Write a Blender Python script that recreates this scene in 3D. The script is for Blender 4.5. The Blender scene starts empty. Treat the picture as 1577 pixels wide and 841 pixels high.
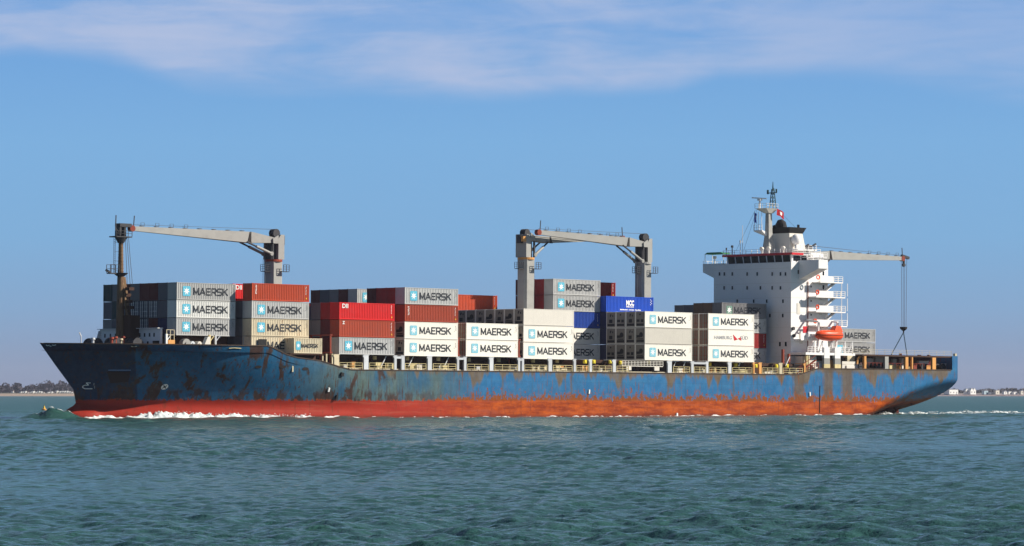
import bpy, math, random
import numpy as np
from mathutils import Matrix, Vector, noise as mnoise

random.seed(7)
SC = bpy.context.scene
COL = SC.collection
R = math.radians

# ------------------------------------------------------------------ camera
F, CX, CY, YH, CAMH = 5610.0, 788.5, 420.5, 605.0, 4.15
PIT = math.atan((YH - CY) / F)
cam = bpy.data.objects.new('camera', bpy.data.cameras.new('camera'))
COL.objects.link(cam)
cam.location = (0, 0, CAMH)
cam.rotation_euler = (math.pi / 2 + PIT, 0, 0)
cam.data.sensor_width = 36.0
cam.data.lens = 36.0 * F / 1577.0
cam.data.clip_start = 1.0
cam.data.clip_end = 60000.0
SC.camera = cam

# ------------------------------------------------------------------ light, sky, exposure
SUN_EL, SUN_AZ = R(32.0), 0.0            # azimuth measured from +X, counter-clockwise
SUN_STRENGTH = 5.0
SKY_STRENGTH = 0.05
EXPK = 2 ** -0.52                          # the low band was measured in display values
SC.view_settings.view_transform = 'Standard'
SC.view_settings.look = 'None'
SC.view_settings.exposure = 0.52
SC.view_settings.gamma = 1.0
SC.view_settings.use_curve_mapping = False
SC.cycles.max_bounces = 6
SC.cycles.diffuse_bounces = 3
SC.cycles.glossy_bounces = 3
SC.cycles.volume_bounces = 0
SC.cycles.transparent_max_bounces = 8

sun = bpy.data.objects.new('sun', bpy.data.lights.new('sun', 'SUN'))
COL.objects.link(sun)
sun.data.energy = SUN_STRENGTH
sun.data.angle = R(0.5)
sun.data.color = (1.0, 0.93, 0.82)
sd = Vector((math.cos(SUN_EL) * math.cos(SUN_AZ), math.cos(SUN_EL) * math.sin(SUN_AZ), math.sin(SUN_EL)))
sun.rotation_euler = (-sd).to_track_quat('-Z', 'Y').to_euler()
sun.location = (400, 300, 300)

world = bpy.data.worlds.new('World')
SC.world = world
world.use_nodes = True
wn, wl = world.node_tree.nodes, world.node_tree.links
wn.clear()


def N(tree, typ, **kw):
    n = tree.nodes.new(typ)
    for k, v in kw.items():
        if k in n.inputs and not hasattr(n, k):
            n.inputs[k].default_value = v
        else:
            setattr(n, k, v)
    return n


wt = world.node_tree
sky = N(wt, 'ShaderNodeTexSky', sky_type='NISHITA', sun_disc=False)
sky.sun_elevation = SUN_EL
sky.sun_rotation = R(90)                 # +X
sky.air_density = 0.8
sky.dust_density = 0.4
sky.ozone_density = 2.0
bg = N(wt, 'ShaderNodeBackground')
bg.inputs['Strength'].default_value = SKY_STRENGTH
wo = N(wt, 'ShaderNodeOutputWorld')
geo = N(wt, 'ShaderNodeTexCoord')
sep = N(wt, 'ShaderNodeSeparateXYZ')
wl.new(geo.outputs['Generated'], sep.inputs[0])
# low band of the sky: measured colours by elevation (sine of the elevation angle)
ramp = N(wt, 'ShaderNodeValToRGB')
mr = N(wt, 'ShaderNodeMapRange')
mr.inputs['From Min'].default_value = 0.0
mr.inputs['From Max'].default_value = 0.125
wl.new(sep.outputs['Z'], mr.inputs['Value'])
wl.new(mr.outputs[0], ramp.inputs[0])
SKYCOLS = [(0.0, (0.255, 0.300, 0.435)), (0.06, (0.258, 0.330, 0.485)), (0.18, (0.235, 0.385, 0.600)), (0.34, (0.215, 0.425, 0.690)),
           (0.55, (0.205, 0.430, 0.730)), (0.80, (0.160, 0.370, 0.720)), (1.0, (0.13, 0.33, 0.70))]
cr = ramp.color_ramp
while len(cr.elements) < len(SKYCOLS):
    cr.elements.new(0.5)
for e, (p, c) in zip(cr.elements, SKYCOLS):
    e.position = p
    e.color = (*c, 1)
gain = N(wt, 'ShaderNodeVectorMath', operation='SCALE')
gain.inputs['Scale'].default_value = EXPK / SKY_STRENGTH
wl.new(ramp.outputs[0], gain.inputs[0])
# blend the low band into the physical sky higher up
mb = N(wt, 'ShaderNodeMapRange', interpolation_type='SMOOTHSTEP')
mb.inputs['From Min'].default_value = 0.112
mb.inputs['From Max'].default_value = 0.17
wl.new(sep.outputs['Z'], mb.inputs['Value'])
mixs = N(wt, 'ShaderNodeMix', data_type='RGBA')
wl.new(mb.outputs[0], mixs.inputs['Factor'])
wl.new(gain.outputs[0], mixs.inputs['A'])
wl.new(sky.outputs[0], mixs.inputs['B'])
# thin cirrus: streaks laid out by direction (azimuth, elevation)
az = N(wt, 'ShaderNodeMath', operation='ARCTAN2')
wl.new(sep.outputs['X'], az.inputs[0])
wl.new(sep.outputs['Y'], az.inputs[1])
cmb = N(wt, 'ShaderNodeCombineXYZ')
wl.new(az.outputs[0], cmb.inputs['X'])
wl.new(sep.outputs['Z'], cmb.inputs['Y'])
mp = N(wt, 'ShaderNodeMapping')
mp.inputs['Scale'].default_value = (10.0, 44.0, 1.0)
mp.inputs['Rotation'].default_value = (0, 0, R(3))
mp.inputs['Location'].default_value = (1.3, 0.4, 0)
wl.new(cmb.outputs[0], mp.inputs[0])
n1 = N(wt, 'ShaderNodeTexNoise')
n1.inputs['Scale'].default_value = 1.0
n1.inputs['Detail'].default_value = 7.0
n1.inputs['Roughness'].default_value = 0.52
n1.inputs['Distortion'].default_value = 0.5
wl.new(mp.outputs[0], n1.inputs['Vector'])
# lower edge of the cirrus sheet, elevation by azimuth, with feathering
n2 = N(wt, 'ShaderNodeTexNoise')
n2.inputs['Scale'].default_value = 1.0
n2.inputs['Detail'].default_value = 5.0
mp2 = N(wt, 'ShaderNodeMapping')
mp2.inputs['Scale'].default_value = (22.0, 60.0, 1.0)
mp2.inputs['Location'].default_value = (0.62, 0, 0)
wl.new(cmb.outputs[0], mp2.inputs[0])
wl.new(mp2.outputs[0], n2.inputs['Vector'])
azr = N(wt, 'ShaderNodeMapRange')
azr.inputs['From Min'].default_value = -0.1405
azr.inputs['From Max'].default_value = 0.1405
wl.new(az.outputs[0], azr.inputs['Value'])
er = N(wt, 'ShaderNodeValToRGB')
EDGE = [(0, 92), (40, 92), (160, 104), (300, 146), (420, 150), (560, 146), (730, 160), (900, 150), (1040, 146), (1110, 120), (1300, 124), (1400, 136), (1577, 172)]
while len(er.color_ramp.elements) < len(EDGE):
    er.color_ramp.elements.new(0.5)
for e, (xx, yy) in zip(er.color_ramp.elements, EDGE):
    e.position = xx / 1577
    g_ = (yy - 80) / 100
    e.color = (g_, g_, g_, 1)
wl.new(azr.outputs[0], er.inputs[0])
ez = N(wt, 'ShaderNodeMath', operation='MULTIPLY_ADD')          # edge elevation
ez.inputs[1].default_value = -100 / 5610
ez.inputs[2].default_value = (605 - 80) / 5610
wl.new(er.outputs[0], ez.inputs[0])
dzn = N(wt, 'ShaderNodeMath', operation='SUBTRACT')
wl.new(sep.outputs['Z'], dzn.inputs[0])
wl.new(ez.outputs[0], dzn.inputs[1])
edge = N(wt, 'ShaderNodeMath', operation='MULTIPLY_ADD')
edge.inputs[1].default_value = 0.0055
wl.new(n2.outputs['Fac'], edge.inputs[0])
wl.new(dzn.outputs[0], edge.inputs[2])
sheet = N(wt, 'ShaderNodeMapRange', interpolation_type='SMOOTHSTEP')
sheet.inputs['From Min'].default_value = 0.0012
sheet.inputs['From Max'].default_value = 0.0085
wl.new(edge.outputs[0], sheet.inputs['Value'])
dens = N(wt, 'ShaderNodeMapRange', interpolation_type='SMOOTHSTEP')
dens.inputs['From Min'].default_value = 0.38
dens.inputs['From Max'].default_value = 0.66
dens.inputs['To Min'].default_value = 0.12
dens.inputs['To Max'].default_value = 0.98

mp3 = N(wt, 'ShaderNodeMapping')
mp3.inputs['Scale'].default_value = (26.0, 190.0, 1.0)
mp3.inputs['Rotation'].default_value = (0, 0, R(-4))
wl.new(cmb.outputs[0], mp3.inputs[0])
n3 = N(wt, 'ShaderNodeTexNoise')
n3.inputs['Scale'].default_value = 1.0
n3.inputs['Detail'].default_value = 8.0
n3.inputs['Roughness'].default_value = 0.6
n3.inputs['Distortion'].default_value = 0.8
wl.new(mp3.outputs[0], n3.inputs['Vector'])
fib = N(wt, 'ShaderNodeMath', operation='MULTIPLY_ADD')
fib.inputs[1].default_value = 0.26
wl.new(n3.outputs['Fac'], fib.inputs[0])
n1s = N(wt, 'ShaderNodeMath', operation='MULTIPLY')
n1s.inputs[1].default_value = 0.80
wl.new(n1.outputs['Fac'], n1s.inputs[0])
wl.new(n1s.outputs[0], fib.inputs[2])
cm = N(wt, 'ShaderNodeMath', operation='MULTIPLY')
wl.new(fib.outputs[0], dens.inputs['Value'])
wl.new(sheet.outputs[0], cm.inputs[0])
wl.new(dens.outputs[0], cm.inputs[1])
# fade the sheet out overhead so that it does not whiten the whole dome
hi = N(wt, 'ShaderNodeMapRange')
hi.inputs['From Min'].default_value = 0.118
hi.inputs['From Max'].default_value = 0.17
hi.inputs['To Min'].default_value = 1.0
hi.inputs['To Max'].default_value = 0.0
wl.new(sep.outputs['Z'], hi.inputs['Value'])
thin = N(wt, 'ShaderNodeMapRange')
thin.inputs['From Min'].default_value = 0.02
thin.inputs['From Max'].default_value = 0.12
thin.inputs['To Min'].default_value = 1.0
thin.inputs['To Max'].default_value = 0.55
wl.new(az.outputs[0], thin.inputs['Value'])
cmt = N(wt, 'ShaderNodeMath', operation='MULTIPLY')
wl.new(cm.outputs[0], cmt.inputs[0])
wl.new(thin.outputs[0], cmt.inputs[1])
cm2 = N(wt, 'ShaderNodeMath', operation='MULTIPLY')
wl.new(cmt.outputs[0], cm2.inputs[0])
wl.new(hi.outputs[0], cm2.inputs[1])
cloudc = N(wt, 'ShaderNodeRGB')
cloudc.outputs[0].default_value = tuple(c * EXPK / SKY_STRENGTH for c in (0.43, 0.52, 0.74)) + (1,)
mixc = N(wt, 'ShaderNodeMix', data_type='RGBA')
wl.new(cm2.outputs[0], mixc.inputs['Factor'])
wl.new(mixs.outputs['Result'], mixc.inputs['A'])
wl.new(cloudc.outputs[0], mixc.inputs['B'])
wl.new(mixc.outputs['Result'], bg.inputs['Color'])
wl.new(bg.outputs[0], wo.inputs['Surface'])

# ------------------------------------------------------------------ the ship's own frame: t aft, b from port side inboard, z up
CA, SA = 0.7373, 0.6756
TAU = R(0.45)                            # trimmed by the stern
AV = np.array([CA * math.cos(TAU), SA * math.cos(TAU), -math.sin(TAU)])
BV = np.array([-SA, CA, 0.0])
UV = np.cross(AV, BV)
OV = np.array([0.0, 621.3, 0.0])
CV = np.array([0.0, 0.0, CAMH])
FW = np.array([0, math.cos(PIT), math.sin(PIT)])
UP = np.array([0, -math.sin(PIT), math.cos(PIT)])
RT = np.array([1.0, 0, 0])
MS = Matrix(((AV[0], BV[0], UV[0], OV[0]), (AV[1], BV[1], UV[1], OV[1]), (AV[2], BV[2], UV[2], OV[2]), (0, 0, 0, 1)))


def px(x, y, b):
    """Measured point of the photograph on the ship's vertical plane b -> (t, z)."""
    d = RT * (x - CX) / F + UP * (CY - y) / F + FW
    k = (b - (CV - OV) @ BV) / (d @ BV)
    p = CV + k * d - OV
    return float(p @ AV), float(p @ UV)


# ------------------------------------------------------------------ helpers
def tag(o, label=None, cat=None, group=None, kind=None):
    if label: o['label'] = label
    if cat: o['category'] = cat
    if group: o['group'] = group
    if kind: o['kind'] = kind
    return o


def empty(name, matrix=None, loc=None):
    o = bpy.data.objects.new(name, None)
    COL.objects.link(o)
    if matrix is not None: o.matrix_world = matrix
    if loc is not None: o.location = loc
    o.empty_display_size = 0.5
    return o


class MB:
    def __init__(self):
        self.v, self.f, self.mi = [], [], []

    def poly(self, pts, mi=0):
        n = len(self.v)
        self.v += [tuple(p) for p in pts]
        self.f.append(tuple(range(n, n + len(pts))))
        self.mi.append(mi)
        return self

    def box(self, x0, x1, y0, y1, z0, z1, mi=0):
        return self.hexa([(x0, y0, z0), (x1, y0, z0), (x1, y1, z0), (x0, y1, z0)], [(x0, y0, z1), (x1, y0, z1), (x1, y1, z1), (x0, y1, z1)], mi)

    def hexa(self, lo, hi_, mi=0):
        n = len(self.v)
        k = len(lo)
        self.v += [tuple(p) for p in lo] + [tuple(p) for p in hi_]
        self.f.append(tuple(n + i for i in reversed(range(k))))
        self.f.append(tuple(n + k + i for i in range(k)))
        for i in range(k):
            j = (i + 1) % k
            self.f.append((n + i, n + j, n + k + j, n + k + i))
        self.mi += [mi] * (k + 2)
        return self

    def beam(self, p0, p1, w, h=None, w1=None, h1=None, mi=0):
        h = h or w
        w1 = w1 or w
        h1 = h1 or h
        a, b = Vector(p0), Vector(p1)
        d = (b - a).normalized()
        up = Vector((0, 0, 1)) if abs(d.z) < 0.95 else Vector((1, 0, 0))
        s = d.cross(up).normalized()
        u = s.cross(d)
        q = lambda c, ww, hh: [c + s * (i * ww / 2) + u * (j * hh / 2) for i, j in ((-1, -1), (1, -1), (1, 1), (-1, 1))]
        return self.hexa(q(a, w, h), q(b, w1, h1), mi)

    def tube(self, p0, p1, r, r1=None, n=8, mi=0):
        r1 = r if r1 is None else r1
        a, b = Vector(p0), Vector(p1)
        d = (b - a).normalized()
        up = Vector((0, 0, 1)) if abs(d.z) < 0.95 else Vector((1, 0, 0))
        s = d.cross(up).normalized()
        u = s.cross(d)
        ring = lambda c, rr: [c + (s * math.cos(2 * math.pi * i / n) + u * math.sin(2 * math.pi * i / n)) * rr for i in range(n)]
        return self.hexa(ring(a, r), ring(b, r1), mi)

    def prism(self, pts, y0, y1, mi=0):
        """closed outline in x-z extruded along y"""
        return self.hexa([(x, y0, z) for x, z in pts], [(x, y1, z) for x, z in pts], mi)

    def rail(self, pts, h=1.0, n=3, step=1.5, r=0.035):
        """a railing along a list of points"""
        for a, b in zip(pts[:-1], pts[1:]):
            a, b = Vector(a), Vector(b)
            L = (b - a).length
            k = max(1, round(L / step))
            for i in range(k + 1):
                p = a.lerp(b, i / k)
                self.beam(p, p + Vector((0, 0, h)), r * 1.6)
            for j in range(n):
                z = Vector((0, 0, h * (j + 1) / n))
                self.beam(a + z, b + z, r * 1.3)
        return self

    def mesh(self, name, mats, smooth=False):
        me = bpy.data.meshes.new(name)
        me.from_pydata(self.v, [], self.f)
        mats = mats if isinstance(mats, (list, tuple)) else [mats]
        for m in mats: me.materials.append(m)
        if len(mats) > 1: me.polygons.foreach_set('material_index', self.mi)
        if smooth: me.polygons.foreach_set('use_smooth', [True] * len(me.polygons))
        me.update()
        return me

    def build(self, name, mats, parent=None, smooth=False, matrix=None):
        o = bpy.data.objects.new(name, self.mesh(name, mats, smooth))
        COL.objects.link(o)
        if parent is not None: o.parent = parent
        if matrix is not None: o.matrix_world = matrix
        return o


def recalc(o):
    import bmesh
    bm = bmesh.new()
    bm.from_mesh(o.data)
    bmesh.ops.recalc_face_normals(bm, faces=bm.faces)
    bm.to_mesh(o.data)
    bm.free()


# ------------------------------------------------------------------ materials
def ramp_node(t, stops, interp='LINEAR'):
    r = t.nodes.new('ShaderNodeValToRGB')
    r.color_ramp.interpolation = interp
    while len(r.color_ramp.elements) < len(stops): r.color_ramp.elements.new(0.5)
    for e, (p, c) in zip(r.color_ramp.elements, stops):
        e.position = p
        e.color = (*c, 1) if len(c) == 3 else c
    return r


def mixrgb(t, fac, a, b, blend='MIX'):
    m = t.nodes.new('ShaderNodeMix')
    m.data_type = 'RGBA'
    m.blend_type = blend
    for key, val in (('Factor', fac), ('A', a), ('B', b)):
        if isinstance(val, bpy.types.NodeSocket): t.links.new(val, m.inputs[key])
        elif key == 'Factor': m.inputs[key].default_value = val
        else: m.inputs[key].default_value = (*val, 1)
    return m.outputs['Result']


def math_(t, op, a, b=None, c=None, clamp=False):
    m = t.nodes.new('ShaderNodeMath')
    m.operation = op
    m.use_clamp = clamp
    for i, v in enumerate((a, b, c)):
        if v is None: continue
        if isinstance(v, bpy.types.NodeSocket): t.links.new(v, m.inputs[i])
        else: m.inputs[i].default_value = v
    return m.outputs[0]


def step_(t, v, lo, hi_, to0=0.0, to1=1.0):
    m = t.nodes.new('ShaderNodeMapRange')
    m.interpolation_type = 'SMOOTHSTEP'
    for k, x in (('Value', v), ('From Min', lo), ('From Max', hi_), ('To Min', to0), ('To Max', to1)):
        if isinstance(x, bpy.types.NodeSocket): t.links.new(x, m.inputs[k])
        else: m.inputs[k].default_value = x
    return m.outputs[0]


def noise_(t, vec, scale=(1, 1, 1), detail=4, rough=0.55, loc=(0, 0, 0), dist=0.0):
    mp_ = t.nodes.new('ShaderNodeMapping')
    mp_.inputs['Scale'].default_value = scale
    mp_.inputs['Location'].default_value = loc
    t.links.new(vec, mp_.inputs[0])
    n = t.nodes.new('ShaderNodeTexNoise')
    n.inputs['Scale'].default_value = 1.0
    n.inputs['Detail'].default_value = detail
    n.inputs['Roughness'].default_value = rough
    n.inputs['Distortion'].default_value = dist
    t.links.new(mp_.outputs[0], n.inputs['Vector'])
    return n.outputs['Fac']


def new_mat(name):
    m = bpy.data.materials.new(name)
    m.use_nodes = True
    t = m.node_tree
    return m, t, t.nodes['Principled BSDF']


def objvec(t, randomise=True):
    tc = t.nodes.new('ShaderNodeTexCoord')
    if not randomise: return tc.outputs['Object']
    oi = t.nodes.new('ShaderNodeObjectInfo')
    k = math_(t, 'MULTIPLY', oi.outputs['Random'], 137.0)
    a = t.nodes.new('ShaderNodeVectorMath')
    t.links.new(tc.outputs['Object'], a.inputs[0])
    t.links.new(k, a.inputs[1])
    return a.outputs[0]


def paint(name, col, rough=0.5, dirt=0.25, dcol=(0.16, 0.085, 0.04), metal=0.0, streak=2.2, vary=0.12, zs=0.28, thr=0.60):
    """painted steel: patchy fade, vertical rust runs and specks"""
    m, t, b = new_mat(name)
    v = objvec(t)
    oi = t.nodes.new('ShaderNodeObjectInfo')
    base = mixrgb(t, noise_(t, v, (0.35, 0.35, 0.5), 3), tuple(c * (1 - vary) for c in col), tuple(min(1, c * (1 + vary)) for c in col))
    val = math_(t, 'MULTIPLY_ADD', oi.outputs['Random'], 2 * vary, 1 - vary)
    h = t.nodes.new('ShaderNodeVectorMath')
    h.operation = 'SCALE'
    t.links.new(base, h.inputs[0])
    t.links.new(val, h.inputs['Scale'])
    run = step_(t, noise_(t, v, (streak, streak, zs), 5, 0.65), thr, thr + 0.16, 0, dirt)
    c1 = mixrgb(t, run, h.outputs[0], dcol)
    c1 = mixrgb(t, step_(t, noise_(t, v, (0.55, 0.55, 0.9), 5, 0.6, (4, 4, 4)), 0.52, 0.60, 0, 0.30 * min(1, vary * 8)), c1, tuple(c * 0.72 + 0.03 for c in col))
    spk = step_(t, noise_(t, v, (3.1, 3.1, 3.1), 4, 0.7), 0.64, 0.72, 0, dirt * 1.6)
    c2 = mixrgb(t, spk, c1, tuple(c * 0.7 for c in dcol))
    t.links.new(c2, b.inputs['Base Color'])
    b.inputs['Roughness'].default_value = rough
    b.inputs['Metallic'].default_value = metal
    b.inputs['Specular IOR Level'].default_value = 0.2
    return m


def plain(name, col, rough=0.6, metal=0.0):
    m, t, b = new_mat(name)
    v = objvec(t)
    c = mixrgb(t, noise_(t, v, (1.3, 1.3, 1.3), 4), tuple(x * 0.82 for x in col), tuple(min(1, x * 1.15) for x in col))
    t.links.new(c, b.inputs['Base Color'])
    b.inputs['Roughness'].default_value = rough
    b.inputs['Metallic'].default_value = metal
    b.inputs['Specular IOR Level'].default_value = 0.2
    return m


MT = {
    'grey': paint('container light grey', (0.42, 0.42, 0.41), 0.5, 0.22),
    'pale': paint('container pale weathered', (0.60, 0.60, 0.57), 0.5, 0.30),
    'cream': paint('container cream rusty', (0.60, 0.52, 0.37), 0.55, 0.75, (0.30, 0.13, 0.03), thr=0.55),
    'white': paint('reefer white', (0.80, 0.76, 0.68), 0.35, 0.30, (0.42, 0.27, 0.12), vary=0.04, thr=0.60),
    'offwhite': paint('reefer grey white', (0.52, 0.49, 0.43), 0.45, 0.20, (0.25, 0.16, 0.09), vary=0.05),
    'palegrey': paint('reefer pale grey', (0.66, 0.62, 0.55), 0.45, 0.15, (0.25, 0.16, 0.09), vary=0.04),
    'orange': paint('container orange red', (0.46, 0.060, 0.020), 0.5, 0.30),
    'brick': paint('container brick red', (0.36, 0.055, 0.025), 0.5, 0.30),
    'red': paint('container bright red', (0.70, 0.018, 0.018), 0.45, 0.12),
    'darkred': paint('container dark red', (0.30, 0.018, 0.016), 0.5, 0.30),
    'maroon': paint('container maroon', (0.11, 0.014, 0.014), 0.5, 0.30),
    'brown': paint('container brown', (0.17, 0.095, 0.055), 0.5, 0.30),
    'slate': paint('container slate', (0.105, 0.108, 0.130), 0.5, 0.20),
    'steel': paint('container steel grey', (0.19, 0.185, 0.19), 0.5, 0.20),
    'navy': paint('container navy', (0.012, 0.018, 0.075), 0.5, 0.20),
    'teal': paint('container dark teal', (0.03, 0.06, 0.06), 0.5, 0.30),
    'blue': paint('container blue', (0.012, 0.055, 0.32), 0.45, 0.10),
    'royal': paint('container royal blue', (0.010, 0.075, 0.50), 0.45, 0.06),
    'reefend': paint('reefer machinery end', (0.20, 0.175, 0.145), 0.5, 0.30),
    'letter': paint('dark lettering', (0.018, 0.022, 0.030), 0.6, 0.55, (0.20, 0.19, 0.17), thr=0.56),
    'faintletter': plain('faded grey lettering', (0.34, 0.34, 0.36), 0.6),
    'logoblue': plain('logo light blue', (0.10, 0.42, 0.56), 0.5),
    'logoblue2': plain('logo faded blue', (0.22, 0.50, 0.60), 0.5),
    'logogreen': plain('logo grey green', (0.14, 0.24, 0.19), 0.5),
    'lwhite': plain('white marking', (0.80, 0.80, 0.78), 0.5),
    'lyellow': plain('yellow marking', (0.80, 0.50, 0.04), 0.5),
    'lred': plain('red marking', (0.55, 0.02, 0.03), 0.5),
    'black': plain('black', (0.012, 0.012, 0.013), 0.6),
    'dark': plain('dark recess', (0.030, 0.024, 0.022), 0.8),
    'darkbrown': plain('dark brown steel', (0.060, 0.030, 0.020), 0.8),
    'crane': paint('crane grey paint', (0.315, 0.310, 0.290), 0.5, 0.35, (0.20, 0.13, 0.07), streak=0.9, zs=0.25),
    'cranedark': plain('crane dark fittings', (0.05, 0.05, 0.055), 0.6),
    'house': paint('superstructure white', (0.78, 0.76, 0.74), 0.45, 0.30, (0.42, 0.24, 0.11), streak=1.3, vary=0.03, zs=0.10, thr=0.62),
    'post': paint('stanchion paint', (0.52, 0.54, 0.56), 0.5, 0.45, (0.28, 0.15, 0.07)),
    'postcream': paint('cream stanchion paint', (0.58, 0.50, 0.34), 0.5, 0.55, (0.30, 0.13, 0.05)),
    'railyellow': paint('rail cream yellow', (0.60, 0.50, 0.26), 0.5, 0.45, (0.25, 0.11, 0.04)),
    'yellow': plain('bright yellow', (0.70, 0.58, 0.04), 0.5),
    'ochre': paint('ochre steel', (0.62, 0.30, 0.09), 0.6, 0.60, (0.25, 0.08, 0.03)),
    'rustred': paint('rusty red steel', (0.24, 0.045, 0.025), 0.7, 0.60, (0.10, 0.04, 0.02)),
    'mast': paint('rusty mast', (0.19, 0.115, 0.058), 0.7, 0.85, (0.09, 0.035, 0.018), streak=1.6, zs=0.5, thr=0.48),
    'deck': paint('deck steel', (0.12, 0.055, 0.04), 0.8, 0.5),
    'bulwark': paint('rusty bulwark edge', (0.055, 0.035, 0.025), 0.7, 0.6),
    'lifeboat': plain('lifeboat orange', (0.78, 0.080, 0.018), 0.35),
    'glass': plain('dark window glass', (0.012, 0.016, 0.020), 0.12),
    'funnel': plain('funnel black', (0.014, 0.013, 0.014), 0.5),
    'wire': plain('wire rope', (0.09, 0.10, 0.12), 0.7),
    'fred': plain('flag red', (0.36, 0.01, 0.015), 0.8),
    'fblue': plain('flag blue', (0.02, 0.06, 0.42), 0.8),
    'greenlat': plain('lattice mast green', (0.02, 0.06, 0.06), 0.6),
    'greenawn': plain('green awning', (0.05, 0.24, 0.10), 0.8),
    'galv': plain('galvanised rods', (0.75, 0.76, 0.76), 0.5),
}


# ------------------------------------------------------------------ sea
# hull section functions are needed for the foam too
STEM = [(-9, -79.5), (-1.5, -82.6), (0.3, -82.6), (1.1, -81.3), (1.75, -80.1), (4.0, -80.6), (7.9, -84.2), (11.45, -87.3), (14, -89)]


def interp(tab, z):
    if z <= tab[0][0]: return tab[0][1]
    for (a, x), (b, y) in zip(tab[:-1], tab[1:]):
        if z <= b: return x + (y - x) * (z - a) / (b - a)
    return tab[-1][1]


def sstep(x):
    x = max(0.0, min(1.0, x))
    return x * x * (3 - 2 * x)


def sheer(t):
    if t < -53.5: return 11.25
    if t < -38.2: 
        k = (t + 53.5) / 15.3
        return interp([(0, 11.25), (0.06, 11.0), (0.2, 9.95), (0.33, 9.45), (0.62, 9.05), (0.85, 8.1), (1, 7.62)], k)
    if t < 70: return 7.62 + (t + 38.2) / 108.2 * 0.42
    if t < 77: return 8.04 + sstep((t - 70) / 7) * 1.2
    if t < 114.4: return 9.24 + (t - 77) / 37.4 * 0.16
    return 12.1


def hb(t, z):
    """half breadth at local (t, z)"""
    ts = interp(STEM, z)
    u = t - ts
    if u <= 0: return 0.0
    k = max(0.0, min(1.0, (z - 1.0) / 10.2))
    Le = 58 - 19 * k
    p = 2.0 + 0.6 * k
    g = 1 - (1 - min(1, u / Le)) ** p
    w = 15 * g
    if z < 1.9:                               # bulb swells under the forefoot
        bl = 2.9 * math.sqrt(max(0, min(1, u / 3.5))) * max(0, 1 - ((z + 0.6) / 2.45) ** 2) ** 0.5 if abs((z + 0.6) / 2.45) < 1 else 0
        if u < 26: w = max(w, bl * (1 - sstep((u - 12) / 14)) + w * 0.0)
    s = sstep((t - 66) / 50)
    zf, R_ = -9 + s * 10.85, 4.2 + s * 1.75
    q = max(0.0, min(1.0, (z - zf) / R_))
    return w * (1 - (1 - q) ** 1.7) ** 0.9


def find_t(x, y, z_guess=None):
    """where the photographed point lies on the curved port shell"""
    lo = None
    for bb in np.arange(-0.2, 15, 0.1):
        t, z = px(x, y, float(bb))
        if 15 - hb(t, z) <= bb:
            return t, z
    return px(x, y, 0.0)


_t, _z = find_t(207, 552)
BOW_SHADE_T = _t - 0.917 * (15 - hb(_t, _z))  # edge of the shade painted on the bow


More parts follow.
